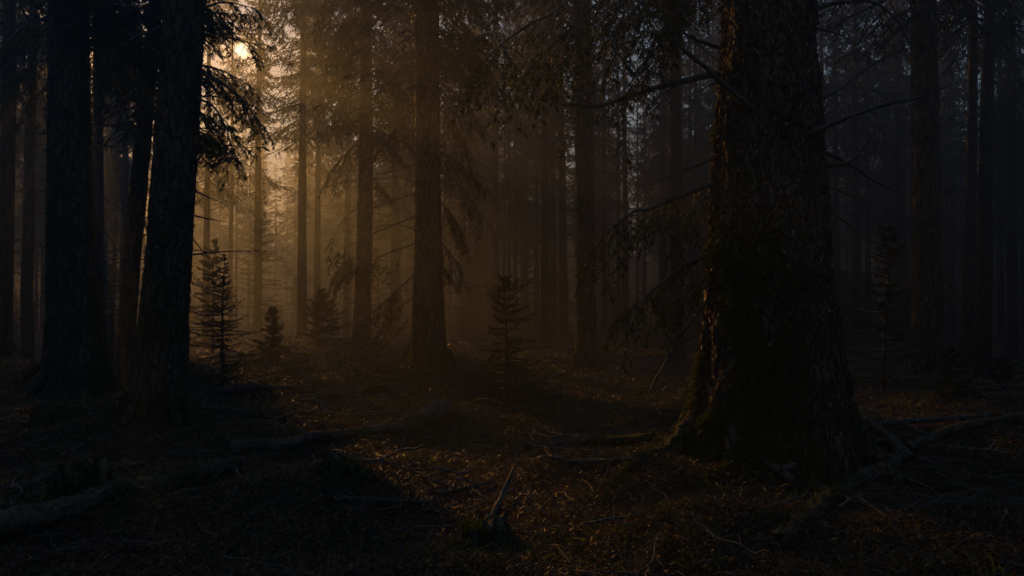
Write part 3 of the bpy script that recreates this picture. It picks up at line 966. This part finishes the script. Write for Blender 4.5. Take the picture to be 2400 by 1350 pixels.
def young(px, D, tip_py, hw_px, label, seed, dense=1., base=None, w2=.016, lean=0.):
    w2 *= 1.2
    x, y = (px - 1200) / F * D, D
    z = gz(x, y)
    H = at(px, tip_py, D)[2] - z
    Rr = hw_px / F * D * 1.3
    t = link('young_spruce', None, None, (x, y, z))
    tag(t, label, 'young tree')
    r = np.random.default_rng(seed)
    K = 14
    s = np.linspace(0, 1, K)
    P = np.stack([.02 * H * np.sin(s * 3 + seed) * s + lean * H * s, .015 * H * np.cos(s * 4) * s, -.1 + s * (H + .1)], -1)[None]
    mb = MB()
    mb.tubes(P, ((.011 * H ** .9 + .004) * (1 - s) ** .9 + .003)[None], 8)
    link('trunk', mb.mesh('trunk', [M_BARK]), t)
    L = []
    zz = .10 * H
    while zz < H * .97:
        q = zz / H
        l0 = Rr * ((1 - q) ** .95 * 1.1 + .03)
        if q < .2: l0 *= .75 + q
        nb = int((5 if H > 1.2 else 3) + r.random() * 2)
        a0 = r.uniform(0, 6.28)
        for i in range(nb):
            if r.random() < .13: continue
            az = a0 + i * 2 * np.pi / nb + r.normal() * .2
            l = l0 * r.uniform(.45, 1.2) * (1 + .28 * math.sin(az + seed) + .2 * math.sin(zz / H * 9 + seed))
            e = .08 + .55 * q ** 2 + r.normal() * .13
            u = np.linspace(0, 1, 6)
            c = P[0, int(q * (K - 1))]
            L.append(np.stack([c[0] + np.cos(az) * l * u, c[1] + np.sin(az) * l * u, zz + r.uniform(-.02, .02) * H + e * l * u - .22 * l * u + .30 * l * u * u * r.uniform(.2, 1.1)], -1))
        zz += H * (.052 if H > 1.2 else .10) * r.uniform(.6, 1.4)
    L = np.array(L)
    A = grow(L, int(11 * dense), .15, .85, .30, .12, K=4, curv=.12, mn=.006 * H)
    B = grow(A, 4, .2, .7, .30, .05, K=3, curv=.05, mn=.006)
    mb = MB()
    mb.tubes(L, taperR(len(L), 6, .006 + .003 * H, .002), 4, 1)
    for X, n_, nl in ((L, 26, .024), (A, 12, .022), (B, 5, .020)):
        k_ = w2 / .016
        Q = grow(X, n_, .05, .9, 0, .0, K=2, radial=True, absl=nl * k_, curv=0)
        mb.strips(Q, np.full((len(Q), 2), .005 * k_) * np.array([1, .4]), rside(Q), 0)
    link('crown', mb.mesh('crown', [M_NEEDLE, M_WOOD]), t)

young(1185, 13.2, 636, 104, 'small upright young spruce standing alone in the middle clearing', 1)
young(524, 13.5, 590, 85, 'loose drooping young spruce right of the large leaning trunk', 4, w2=.0125, dense=.8)
young(637, 17., 716, 42, 'tiny slim young spruce on the brushy ridge left of centre', 6, w2=.02)
young(757, 20., 672, 58, 'hazy bushy young spruce on the ridge left of the warm brown spruce', 9, w2=.026)
young(2068, 11.5, 522, 128, 'tall open young spruce in the dark right of the giant trunk', 12, lean=.03)
young(2228, 9.6, 815, 62, 'small dark young spruce with a bare lower stem near the right edge', 14)
young(612, 38., 430, 72, 'hazy mid-height spruce with full skirt behind the trunk right of the sun', 17, w2=.034, dense=.9)
young(10, 14., 800, 75, 'low bushy young spruce at the left edge', 19, w2=.02)
young(2345, 13., 840, 60, 'low murky young spruce at the right edge behind fallen sticks', 20, w2=.02)
young(500, 24., 560, 70, 'hazy dark young spruce behind the loose drooping one', 23, w2=.03)
young(915, 26., 720, 40, 'small hazy spruce between the warm and centre spruces', 25, w2=.03)

protos = [o for o in COL.objects if o.name.startswith('young_spruce') and o.parent is None]
ru = random.Random(3)
for i in range(70):
    y = ru.uniform(23, 66)
    q = ru.random()
    ppx = ru.uniform(420, 1680) if q < .72 else ru.uniform(1930, 2390) if q < .9 else ru.uniform(0, 300)
    x = (ppx - 1200) / F * y
    if y < 30 and 560 < ppx < 1400: continue
    src = ru.choice([protos[0], protos[1], protos[3], protos[4], protos[6]])
    t = link('young_spruce', None, None, (x, y, gz(x, y)))
    k = ru.uniform(.7, 1.5) if src is not protos[6] else ru.uniform(.35, .8)
    t.scale = (k * ru.uniform(.9, 1.5), k * ru.uniform(.9, 1.5), k)
    t.rotation_euler = (ru.uniform(-.06, .06), ru.uniform(-.06, .06), ru.uniform(0, 6.3))
    for c in src.children:
        d = c.copy(); COL.objects.link(d); d.parent = t
    sd = 'left of the sun glow' if ppx < 440 else 'in the golden haze below the sun' if ppx < 960 else 'in the brown haze right of the centre spruce' if ppx < 1700 else 'in the gloom right of the giant trunk'
    tag(t, 'faint young spruce far back ' + sd, 'young tree', 'far young spruces ' + sd)

# ------------------------------------------------------------------ ground
def warp(n, a, R, c):
    t = np.linspace(-1, 1, n)
    b = math.asinh(R / a)
    return c + a * np.sinh(b * t)
gx = warp(620, 5., 300, 0.)
gy = warp(620, 6., 300, 9.)
X, Y = np.meshgrid(gx, gy)
Zg = height(X, Y)
V = np.stack([X, Y, Zg], -1)
n_ = 620
i, j = np.meshgrid(np.arange(n_ - 1), np.arange(n_ - 1), indexing='ij')
f = np.stack([i * n_ + j, i * n_ + j + 1, (i + 1) * n_ + j + 1, (i + 1) * n_ + j], -1).reshape(-1, 4)
mb = MB(); mb.add(V.reshape(-1, 3), f)
tag(link('ground', mb.mesh('ground', [M_SOIL], True)), 'dark brown forest soil under the litter, rolling gently into the haze', 'ground', kind='structure')

# litter -------------------------------------------------------------------
def scatter(n, dmin, dmax, spread=.75, pw=0.0):
    u = rng.random(n)
    y = dmin * (dmax / dmin) ** u
    x = rng.uniform(-spread, spread, n) * (y + .8)
    return x, y

def slivers(name, n, dmin, dmax, lmin, lmax, wr, matl, label, cat, mask=None, lift=.014, curl=1.3, pitch=.28, K=5, grow_with=.12):
    x, y = scatter(n, dmin, dmax)
    if mask is not None:
        k = mask(x, y)
        x, y = x[k], y[k]
    m_ = len(x)
    z = height(x, y)
    sc = 1 + grow_with * np.clip(y - 6, 0, 40)
    l = rng.uniform(lmin, lmax, m_) * sc
    a = rng.uniform(0, 2 * np.pi, m_)
    pt = rng.normal(size=m_) * pitch
    cu = rng.normal(size=m_) * curl
    P = []
    px_, py_, pz_ = x.copy(), y.copy(), z + rng.uniform(0, lift, m_) * sc
    for k in range(K):
        P.append(np.stack([px_, py_, pz_], -1))
        aa = a + cu * k / (K - 1) * 1.6
        px_ = px_ + np.cos(aa) * l / (K - 1)
        py_ = py_ + np.sin(aa) * l / (K - 1)
        pz_ = pz_ + (pt - .5 * abs(pt) * k) * l / (K - 1) + .006
    P = np.stack(P, 1)
    mb = MB()
    side = norm(np.stack([-np.sin(a), np.cos(a), rng.normal(size=m_) * .7], -1))
    mb.strips(P, taperW(m_, K, l * wr * rng.uniform(.6, 1.4, m_), 1, .3), side, 0)
    tag(link(name, mb.mesh(name, [matl])), label, cat, kind='stuff')

def moss_mask(x, y):
    n = noise(x / 1.3 + 31, y / 1.3) * .7 + noise(x / .45, y / .45 + 11) * .45
    b = 0
    for mx, my, s in [(1.1, 6.2, .8), (1.9, 6.6, .9), (1.9, 11.0, 1.4), (-1.5, 7.2, .5), (.45, 5.5, .5), (-4.2, 9.6, 1.2), (2.9, 5.6, .6), (-.6, 15., 2.), (-3.4, 17, 2.), (3, 7, 1.)]:
        b = b + 1.1 * np.exp(-((x - mx) ** 2 + (y - my) ** 2) / (2 * s * s))
    b = b - .9 * np.exp(-((x + .2) ** 2 + (y - 7.0) ** 2) / (2 * .8 ** 2))
    return n + b > -.02
slivers('leaf_litter', 270000, 2.2, 34, .018, .07, .15, M_LITTER, 'rusty brown carpet of needles and curled dead leaves over the ground', 'litter')
slivers('bark_debris', 120000, 2.2, 20, .010, .036, .55, M_FLAKE, 'crumbled bark scales and broken leaf bits mixed into the forest floor', 'debris', curl=.4, lift=.02, pitch=.4, K=3)
slivers('twig_litter', 30000, 2.2, 34, .07, .34, .020, M_TWIG, 'thin crooked twigs strewn all over the ground', 'twigs', curl=.5, lift=.05, pitch=.3, K=6, grow_with=.05)

def blades(name, n, dmin, dmax, lmin, lmax, wr, matl, label, cat, mask, K=4, bend=.7, gw=.1, step=1):
    x, y = scatter(n, dmin, dmax)
    if mask is not None:
        k = mask(x, y); x, y = x[k], y[k]
    m_ = len(x)
    z = height(x, y) - .004
    l = rng.uniform(lmin, lmax, m_) * (1 + gw * np.clip(y - 6, 0, 40))
    a = rng.uniform(0, 2 * np.pi, m_)
    e0 = rng.uniform(.4, 1.4, m_)
    P = [np.stack([x, y, z], -1)]
    for k in range(1, K):
        e = e0 - bend * k / (K - 1) * 1.5
        d = np.stack([np.cos(a) * np.cos(e), np.sin(a) * np.cos(e), np.sin(e)], -1)
        P.append(P[-1] + d * (l / (K - 1))[:, None])
    P = np.stack(P, 1)
    mb = MB()
    mb.strips(P, taperW(m_, K, l * wr, 1, .2), rside(P), 0)
    tag(link(name, mb.mesh(name, [matl])), label, cat, kind='stuff')
blades('ground_moss', 340000, 2.4, 26, .02, .065, .17, M_MOSS, 'olive green moss and tiny sprigs covering hummocks and root feet', 'moss', moss_mask, 3, .7)
def herb_mask(x, y):
    return (noise(x / .9 + 15, y / .9 + 3, 8) > .05)
blades('low_plants', 16000, 3.6, 24, .06, .15, .13, M_MOSS, 'low green sprigs and bilberry shoots poking through the litter', 'plants', herb_mask, 4, .5, .05)
blades('dry_grass', 9000, 4., 34, .08, .26, .03, M_GRASS, 'sparse thin dry grass blades catching the low light', 'grass',
       lambda x, y: (noise(x / 1.1 + 5, y / 1.1, 4) > .1), 5, 1.0, .03)

# ------------------------------------------------------------------ fallen wood
def log(name, pts, r0, r1, label, cat, seed, mats=None, amp=.012, stubs=0, moss=0, lift=.55, sides=26, jag=.06, world=None, group=None):
    W = [hit(*q) for q in pts] if world is None else [np.array(q) for q in world]
    W = [w + UP * (r0 * lift) for w in W] if world is None else W
    P = np.array(W)
    seg = np.linalg.norm(np.diff(P, axis=0), axis=1)
    t = np.concatenate([[0], np.cumsum(seg)]); L = t[-1]
    K = max(20, int(L / .03))
    u = np.linspace(0, L, K)
    C = np.stack([np.interp(u, t, P[:, k]) for k in range(3)], -1)
    w = max(3, int(K * .12) | 1)
    ker = np.ones(w) / w
    C = np.stack([np.convolve(np.pad(C[:, k], w // 2, mode='reflect', reflect_type='odd'), ker, 'valid') for k in range(3)], -1)
    C += np.stack([noise(u * 2 + seed, 1), noise(u * 2 + seed, 5), noise(u * 2 + seed, 8)], -1) * r0 * .35
    if world is None:
        g = height(C[:, 0], C[:, 1])
        C[:, 2] = np.maximum(C[:, 2], g + r0 * .2)
    base = C[K // 2].copy(); base[2] = gz(base[0], base[1])
    T = norm(np.gradient(C, axis=0))
    A = norm(np.cross(T, UP)); B = np.cross(A, T)
    s = u / L
    R = r0 * (1 - s) + r1 * s
    th = np.linspace(0, 2 * np.pi, sides, endpoint=False)
    n = noise(np.cos(th)[None] * 2.6 + seed, np.sin(th)[None] * 2.6, (u / max(r0, .02) * .35)[:, None])
    n2 = noise(np.cos(th)[None] * 7, np.sin(th)[None] * 7 + seed, (u / max(r0, .02) * 1.0)[:, None])
    rr = R[:, None] * (1 + .12 * n) + amp * (n2 + .5 * np.abs(n))
    Vv = C[:, None, :] + rr[..., None] * (A[:, None, :] * np.cos(th)[None, :, None] + B[:, None, :] * np.sin(th)[None, :, None])
    # splintered ends
    for e, sg in ((0, -1), (-1, 1)):
        Vv[e] += T[e] * (sg * jag * np.abs(noise(np.cos(th) * 4 + seed, np.sin(th) * 4)))[:, None]
    Vv -= base
    mb = MB()
    add_grid(mb, Vv)
    for e, sg in ((0, -1), (-1, 1)):   # close with a sunken cap
        c = (C[e] - base) - T[e] * sg * .02
        ring = Vv[e]
        inn = c + (ring - c) * .45
        V2 = np.concatenate([ring, inn, np.repeat(c[None], sides, 0) + (inn - c) * .02])
        k = np.arange(sides); k2 = (k + 1) % sides
        mb.add(V2, np.concatenate([np.stack([k, k2, sides + k2, sides + k], -1), np.stack([sides + k, sides + k2, 2 * sides + k2, 2 * sides + k], -1)]), 0)
    o = link(name, mb.mesh(name, mats or [M_LOG]), None, tuple(base))
    tag(o, label, cat, group)
    if stubs:
        st = grow((C - base)[None], stubs, .08, 1.1, 0, -.2, K=5, absl=max(.12, r0 * 2.6), radial=True, curv=.1)
        m2 = MB(); m2.tubes(st, taperR(len(st), 5, r0 * .2 + .003, .0025), 5)
        link('branch_stubs', m2.mesh('branch_stubs', [M_WOOD]), o)
    if moss:
        nb = moss
        ki = rng.integers(0, K, nb)
        tt = np.clip(rng.normal(math.pi / 2, .9, nb), -.5, 3.6)
        ti = (tt / (2 * np.pi) * sides).astype(int) % sides
        P0 = Vv[ki, ti]
        nr = norm(P0 - (C[ki] - base))
        keep = noise(P0[:, 0] * 4 + seed, P0[:, 1] * 4, P0[:, 2] * 4) > -.25
        P0, nr = P0[keep], nr[keep]
        m_ = len(P0)
        d = norm(nr + rng.normal(size=(m_, 3)) * .6)
        l = rng.uniform(.012, .04, m_)
        Q = P0[:, None, :] + d[:, None, :] * (l[:, None] * np.linspace(0, 1, 3))[..., None]
        m3 = MB(); m3.strips(Q, taperW(m_, 3, l * .25, 1, .3), rside(Q), 0)
        mo = link('moss', m3.mesh('moss', [M_MOSS]), o); mo['kind'] = 'stuff'
    return o

log('fallen_log', [(545, 1062), (700, 1050), (850, 1025), (975, 1008)], .07, .055, 'long dark log lying across the ground left of centre, pointing at the broken mossy stub', 'log', 1, stubs=6, moss=500, lift=1.0)
log('broken_log', [(962, 1010), (1045, 985)], .10, .14, 'short thick broken log end with pale splintered wood, catching the light at centre', 'log', 2, stubs=4, moss=1200, amp=.03, jag=.14, lift=.9)
log('fallen_log', [(-40, 1275), (160, 1215), (380, 1150), (545, 1110)], .095, .07, 'thick log lying in the dark at the lower left, lit along its upper ridge', 'log', 3, stubs=5, moss=1500, lift=.75)
log('fallen_log', [(470, 958), (570, 972), (665, 992)], .045, .03, 'slim grey log beside the roots of the large leaning spruce', 'log', 4, stubs=3)
log('fallen_log', [(450, 922), (640, 915), (800, 925)], .06, .05, 'pale grey log lying below the brushy ridge on the left', 'log', 5, stubs=4, moss=300)
log('fallen_log', [(700, 940), (800, 930), (900, 912)], .06, .03, 'mossy log on the slope between ridge and centre tree', 'log', 6, stubs=4, moss=900)
log('fallen_log', [(1235, 1062), (1350, 1045), (1530, 1035)], .06, .05, 'dark smooth log lying left of the giant trunk\'s roots', 'log', 7, stubs=4, moss=300)
log('fallen_branch', [(1240, 1085), (1340, 1088), (1500, 1080)], .026, .018, 'slim light brown branch just in front of the smooth dark log', 'branch', 8, stubs=8, mats=[M_WOOD])
log('fallen_log', [(1830, 1290), (1925, 1200), (2030, 1130), (2105, 1092)], .042, .055, 'long leaning log in the lower right with reddish bark, rising toward a crossing log', 'log', 9, stubs=9, moss=1500, lift=1.4, amp=.022)
log('fallen_log', [(2125, 1063), (2230, 1020), (2420, 985)], .038, .042, 'log stretching to the right edge past the small dark young spruce', 'log', 10, stubs=6, moss=300, lift=1.5)
log('fallen_log', [(2005, 975), (2060, 1030), (2135, 1098)], .04, .045, 'short log slanting down right beside the giant trunk\'s right roots', 'log', 11, stubs=4, moss=300, lift=2.2)
log('fallen_branch', [(2060, 1012), (2200, 1000), (2330, 990)], .025, .02, 'straight thin fallen branch behind the crossing logs on the right', 'branch', 12, stubs=8, mats=[M_WOOD], lift=3)
log('fallen_branch', [(1835, 1128), (1960, 1072), (2100, 1045)], .022, .012, 'bowed thin branch arching across the giant trunk\'s right foot', 'branch', 13, stubs=7, mats=[M_WOOD], lift=4)
log('fallen_branch', [(1690, 1045), (1770, 1085), (1860, 1150)], .04, .03, 'snapped branch with a pale blunt tip on the giant trunk\'s moss', 'branch', 14, stubs=3, mats=[M_WOOD], lift=2.2)
log('fallen_branch', [(20, 1155), (110, 1120), (330, 1095)], .03, .02, 'dim thin branch between the stump and the left edge', 'branch', 15, stubs=5, mats=[M_WOOD])
log('fallen_branch', [(880, 1070), (960, 1110), (1060, 1150)], .014, .009, 'thin curved stick lying on the rusty leaves at centre', 'branch', 16, stubs=4, mats=[M_WOOD], lift=2)
log('fallen_branch', [(1020, 1165), (1080, 1158), (1150, 1140)], .016, .010, 'short dark stick reaching the leaning birch-like stub', 'branch', 17, stubs=3, mats=[M_WOOD], lift=2)
log('fallen_branch', [(800, 1180), (900, 1185), (1030, 1188)], .018, .012, 'broken stick with pale tip on dark litter below centre', 'branch', 18, stubs=3, mats=[M_WOOD], lift=2)

def stick(a, b_, D0, D1, r, label, mid=None, seed=0, sub=5):
    A0, B0 = at(a[0], a[1], D0), at(b_[0], b_[1], D1)
    A0[2] = gz(A0[0], A0[1]) - .02
    M0 = (A0 + B0) / 2 + (np.array(mid) if mid else np.array([.03, 0, .04]))
    s = np.linspace(0, 1, 16)[:, None]
    P = (1 - s) ** 2 * A0 + 2 * s * (1 - s) * M0 + s * s * B0
    P += np.stack([noise(s[:, 0] * 8 + seed, 2.), noise(s[:, 0] * 8, 6. + seed), noise(s[:, 0] * 8, seed + 9.)], -1) * .03 * np.linalg.norm(B0 - A0) * s
    base = A0.copy()
    P = (P - base)[None]
    mb = MB()
    mb.tubes(P, (r * (1 - .7 * s[:, 0]) * (1 + .15 * noise(s[:, 0] * 20, seed)))[None], 8)
    if sub:
        Q = grow(P, sub, .25, .6, .25, -.05, K=5, mn=.03)
        mb.tubes(Q, taperR(len(Q), 5, r * .4, r * .12), 4)
    tag(link('leaning_stick', mb.mesh('leaning_stick', [M_WOOD]), None, tuple(base)), label, 'stick')
stick((1138, 1185), (1212, 1066), 6.1, 6.5, .030, 'stubby knobbly stick leaning out of the mossy mound in front of centre', seed=1, sub=2)
stick((868, 885), (960, 745), 16, 15.4, .035, 'curved dead branch leaning up against the centre spruce', (-.1, 0, -.15), 2)
stick((1065, 905), (1076, 820), 17, 17, .016, 'thin upright dead stem right of the centre spruce', seed=3, sub=2)
stick((935, 1045), (975, 935), 9., 9.2, .010, 'thin twig standing up beside the broken log end', seed=4, sub=3)
stick((700, 1080), (630, 965), 8.6, 9., .010, 'thin pale twig slanting over the long dark log', seed=5, sub=1)
stick((1180, 945), (1300, 885), 13., 12.4, .012, 'bare stick leaning across the foot of the young spruce', seed=6, sub=3)
stick((1100, 905), (1180, 950), 12.6, 11.6, .014, 'dark stick sloping down to the young spruce foot', (0, 0, .2), 7, 2)
stick((1335, 975), (1308, 915), 11.4, 11.4, .028, 'antler-like dead stub with forked tips left of the mossy patch', seed=8, sub=6)
stick((1340, 978), (1385, 915), 11.4, 11.3, .022, 'right prong of the antler-like stub curving up', (.12, 0, -.1), 9, 4)
stick((2230, 1100), (2232, 1035), 8., 8., .008, 'thin upright twig right of the crossing logs', seed=10, sub=2)
stick((1950, 1130), (2085, 905), 7., 7.6, .014, 'tall thin branch leaning right over the giant trunk\'s right roots', (-.12, 0, .05), 11, 5)
stick((760, 990), (700, 940), 11.5, 11.7, .05, 'bent mossy branch arching down like an elbow left of centre', (.2, 0, .22), 12, 3)
stick((1770, 1300), (1905, 1160), 5.4, 5.8, .010, 'thin twig rising in front of the leaning reddish log', seed=13, sub=3)
stick((1395, 1140), (1440, 1060), 6.6, 6.7, .009, 'small forked twig in front of the slim light branch', seed=14, sub=4)
stick((545, 930), (600, 850), 15.5, 15.6, .012, 'thin bare twig beside the loose young spruce', seed=15, sub=4)
stick((790, 920), (775, 840), 15, 15.2, .02, 'crooked dead stem sticking out of the ridge brush', seed=16, sub=6)

# countable fallen twigs, copies of four
TW = []
for k in range(5):
    s = np.linspace(0, 1, 14)
    L = [1.1, .8, .6, 1.4, .9][k]
    P = np.stack([L * (s - .5), .07 * L * noise(s * 2 + k * 5, 1.) + .02 * L * noise(s * 8 + k, 4.), .02 + .04 * L * np.abs(noise(s * 5, k + 2.))], -1)[None]
    mb = MB()
    r_ = .008 + .002 * k
    mb.tubes(P, (r_ * (1 - .7 * s))[None], 6)
    Q = grow(P, 8, .2, .7, .3, -.08, K=5, mn=.04)
    mb.tubes(Q, taperR(len(Q), 5, r_ * .45, r_ * .12), 4)
    Q2 = grow(Q, 3, .3, .7, .3, 0, K=3, mn=.02)
    mb.tubes(Q2, taperR(len(Q2), 3, r_ * .2, r_ * .1), 3)
    TW.append(mb.mesh('fallen_twig', [M_WOOD]))
rt = random.Random(9)
for i in range(230):
    y = 3.9 * (26 / 3.9) ** rt.random()
    x = rt.uniform(-.66, .66) * y
    if i > 190: x, y = rt.uniform(2.2, 4.6), rt.uniform(5.2, 7.4)
    if abs(x - 2.45) < .8 and abs(y - 7.5) < .8: continue
    z = gz(x, y)
    o = link('fallen_twig', TW[i % 5], None, (x, y, z + .035))
    o.rotation_euler = (rt.uniform(-.2, .2), rt.uniform(-.25, .15), rt.uniform(0, 6.28))
    q = rt.uniform(.4, .8) if y < 6.5 else rt.uniform(.6, 1.2); o.scale = (q, q, q)
    zone = 'near ground at the bottom of the picture' if y < 7 else 'middle ground between the big trunks' if y < 13 else 'far ground below the haze'
    tag(o, f'forked dead twig lying on the {zone}', 'twig', f'dead twigs on the {zone}')

# brush pile sprays on the ridge (cut/fallen spruce boughs)
def bough(px, py, D, ang, L, label, seed):
    x = (px - 1200) / F * D
    z = gz(x, D)
    s = np.linspace(0, 1, 8)
    P = np.stack([math.cos(ang) * L * s, math.sin(ang) * L * s, .05 + .45 * L * s - .5 * L * s * s], -1)[None]
    mb = MB(); mb.tubes(P, taperR(1, 8, .016, .004), 6)
    A = grow(P, 16, .15, .8, .4, .1, K=4, curv=.2, mn=.06)
    mb.tubes(A, taperR(len(A), 4, .005, .0015), 3)
    o = link('fallen_bough', mb.mesh('fallen_bough', [M_WOOD]), None, (x, D, z))
    B = grow(A, 7, .1, .7, .35, .05, K=3, mn=.03)
    m2 = MB()
    for X_, c in ((A, 24), (B, 12)):
        Q = grow(X_, c, .05, .9, 0, 0, K=2, radial=True, absl=.03, curv=0)
        m2.strips(Q, np.full((len(Q), 2), .007) * np.array([1, .4]), rside(Q), 0)
    link('foliage', m2.mesh('foliage', [M_NEEDLE]), o)
    tag(o, label, 'fallen bough')
bough(720, 860, 16.5, .3, 1.5, 'fallen green bough on the ridge below the bushy young spruce', 1)
bough(640, 870, 16, 2.6, 1.3, 'fallen bough at the foot of the tiny slim spruce', 2)
bough(800, 850, 18, 0., 1.4, 'dark fallen bough left of the warm brown spruce foot', 3)
bough(500, 900, 14, 3.0, 1.2, 'fallen bough under the loose drooping young spruce', 4)
bough(1120, 900, 15, .4, 1.0, 'low bough right behind the young spruce in the clearing', 5)
bough(2180, 960, 11.5, .2, 1.3, 'dark bough lying below the stout right spruce', 6)
bough(40, 880, 14, .3, 1.4, 'needled bough on the ground at the left edge', 7)
bough(1480, 900, 15.5, 2.7, 1.3, 'fallen bough behind the lit mossy patch', 8)

# mossy stumps
def stump(px, py, r, h, label, seed):
    p = hit(px, py)
    base = np.array([p[0], p[1] + r, gz(p[0], p[1] + r)])
    Z = np.linspace(-.15, h, 26)
    R = r * (1 + .35 * np.exp(-(Z + .1) / .08)) * (1 - .25 * np.clip(Z / h, 0, 1) ** 3)
    V, _ = trunk_rings(Z, np.zeros(26), np.zeros(26), R, 60, .035, 9, .45, 5, seed, 0.)
    th = np.linspace(0, 2 * np.pi, 60, endpoint=False)
    V[:, :, 2] += np.clip(Z / h, 0, 1)[:, None] ** 2 * V[:, :, 0] * (.45 if seed % 2 else -.5)
    V[-1, :, 2] += .10 * np.abs(noise(np.cos(th) * 3, np.sin(th) * 3, seed))
    mb = MB(); add_grid(mb, V)
    c = V[-1].mean(0) - UP * .04
    r1 = c + (V[-1] - c) * .5
    VV = np.concatenate([V[-1], r1, c + (r1 - c) * .02])
    k = np.arange(60); k2 = (k + 1) % 60
    mb.add(VV, np.concatenate([np.stack([k, k2, 60 + k2, 60 + k], -1), np.stack([60 + k, 60 + k2, 120 + k2, 120 + k], -1)]))
    o = link('mossy_stump', mb.mesh('mossy_stump', [M_BARK]), None, tuple(base))
    tag(o, label, 'stump')
    m3 = tufts(V, 5000, .015, .05, h * 2, seed, None, -.3, 0.)
    nb = 2500
    a_, q_ = rng.uniform(0, 6.28, nb), np.sqrt(rng.random(nb)) * r * .8
    st = np.stack([np.cos(a_) * q_, np.sin(a_) * q_, np.full(nb, h - .02) + rng.uniform(-.02, .03, nb)], -1)
    d = norm(rng.normal(size=(nb, 3)) * .7 + UP)
    l = rng.uniform(.02, .06, nb)
    Q = st[:, None, :] + d[:, None, :] * (l[:, None] * np.linspace(0, 1, 3))[..., None]
    m3.strips(Q, taperW(nb, 3, l * .2, 1, .3), rside(Q), 0)
    mo = link('moss', m3.mesh('moss', [M_MOSS]), o); mo['kind'] = 'stuff'
stump(1125, 1290, .17, .11, 'rounded mossy stump at bottom centre in front of the leaning stub', 3)
stump(150, 1175, .17, .18, 'dark mossy stump at the lower left above the thick log', 5)
stump(790, 1125, .17, .08, 'low moss-covered stump on dark litter below the long log', 8)

for o in COL.objects:
    if o.name.startswith(('dead_twigs', 'branch_stubs')):
        o['kind'] = 'stuff'
# ------------------------------------------------------------------ haze
Zmax = 27.6
mb = MB()
bx0, bx1, by0, by1, bz0, bz1 = -305, 305, -296, 314, float(Zg.min()) - 1., Zmax
v = [(x, y, z) for z in (bz0, bz1) for y in (by0, by1) for x in (bx0, bx1)]
mb.add(v, [(0, 2, 3, 1), (4, 5, 7, 6), (0, 1, 5, 4), (2, 6, 7, 3), (0, 4, 6, 2), (1, 3, 7, 5)])
m, nt, out = mat('haze')
pv = N(nt, 'ShaderNodeVolumePrincipled')
pv.inputs['Color'].default_value = (.78, .84, .88, 1)
pv.inputs['Density'].default_value = .0115
pv.inputs['Anisotropy'].default_value = .70
nt.links.new(pv.outputs[0], out.inputs['Volume'])
tag(link('haze', mb.mesh('haze', [m])), 'pale mist filling the forest between the trunks', 'haze', kind='stuff')

# ------------------------------------------------------------------ sun and sky
sl = bpy.data.lights.new('sun', 'SUN')
sl.energy = 5.0
sl.angle = math.radians(.53)
sl.color = (1., .45, .085)
so = bpy.data.objects.new('sun', sl)
COL.objects.link(so)
from mathutils import Vector
so.rotation_euler = Vector(tuple(LAMP)).to_track_quat('Z', 'Y').to_euler()

w = bpy.data.worlds.new('World')
scene.world = w
w.use_nodes = True
nt = w.node_tree
nt.nodes.clear()
out = N(nt, 'ShaderNodeOutputWorld')
sky = N(nt, 'ShaderNodeTexSky')
sky.sky_type = 'NISHITA'
sky.sun_disc = False
sky.ozone_density = 5.0
sky.air_density = 1.6
sky.dust_density = 0.05
sky.sun_elevation = SUN_EL
sky.sun_rotation = SUN_AZ
bg = N(nt, 'ShaderNodeBackground')
bg.inputs[1].default_value = .145
nt.links.new(sky.outputs[0], bg.inputs[0])
# the sun's disc and the bright sky round it, by direction in the real sky
tc = N(nt, 'ShaderNodeTexCoord')
dt = N(nt, 'ShaderNodeVectorMath', operation='DOT_PRODUCT')
nt.links.new(tc.outputs['Generated'], dt.inputs[0])
dt.inputs[1].default_value = tuple(SUN)
ac = N(nt, 'ShaderNodeMath', operation='ARCCOSINE')
nt.links.new(dt.outputs['Value'], ac.inputs[0])
def rng_node(a, b_, v):
    mr = N(nt, 'ShaderNodeMapRange', interpolation_type='SMOOTHERSTEP')
    mr.inputs['From Min'].default_value = math.radians(a)
    mr.inputs['From Max'].default_value = math.radians(b_)
    mr.inputs['To Min'].default_value = v
    mr.inputs['To Max'].default_value = 0
    nt.links.new(ac.outputs[0], mr.inputs['Value'])
    return mr.outputs[0]
def bgn(col, s):
    b_ = N(nt, 'ShaderNodeBackground')
    b_.inputs[0].default_value = (*col, 1)
    nt.links.new(s, b_.inputs[1])
    return b_.outputs[0]
def addn(a, b_):
    s = N(nt, 'ShaderNodeAddShader')
    nt.links.new(a, s.inputs[0]); nt.links.new(b_, s.inputs[1])
    return s.outputs[0]
res = addn(bg.outputs[0], bgn((1., .84, .6), rng_node(.1, .6, 7.)))
res = addn(res, addn(bgn((1., .52, .2), rng_node(.5, 7., .75)), bgn((1., .55, .2), rng_node(.2, 2.0, 3.2))))
nt.links.new(res, out.inputs[0])

# ------------------------------------------------------------------ render settings
scene.view_settings.view_transform = 'Standard'
scene.view_settings.look = 'None'
scene.view_settings.exposure = -1.05
scene.view_settings.gamma = 1
cy = scene.cycles
cy.max_bounces = 4
cy.diffuse_bounces = 2
cy.glossy_bounces = 1
cy.transmission_bounces = 2
cy.transparent_max_bounces = 4
cy.volume_bounces = 0
cy.sample_clamp_indirect = 2.0
cy.use_denoising = True
cy.use_adaptive_sampling = False
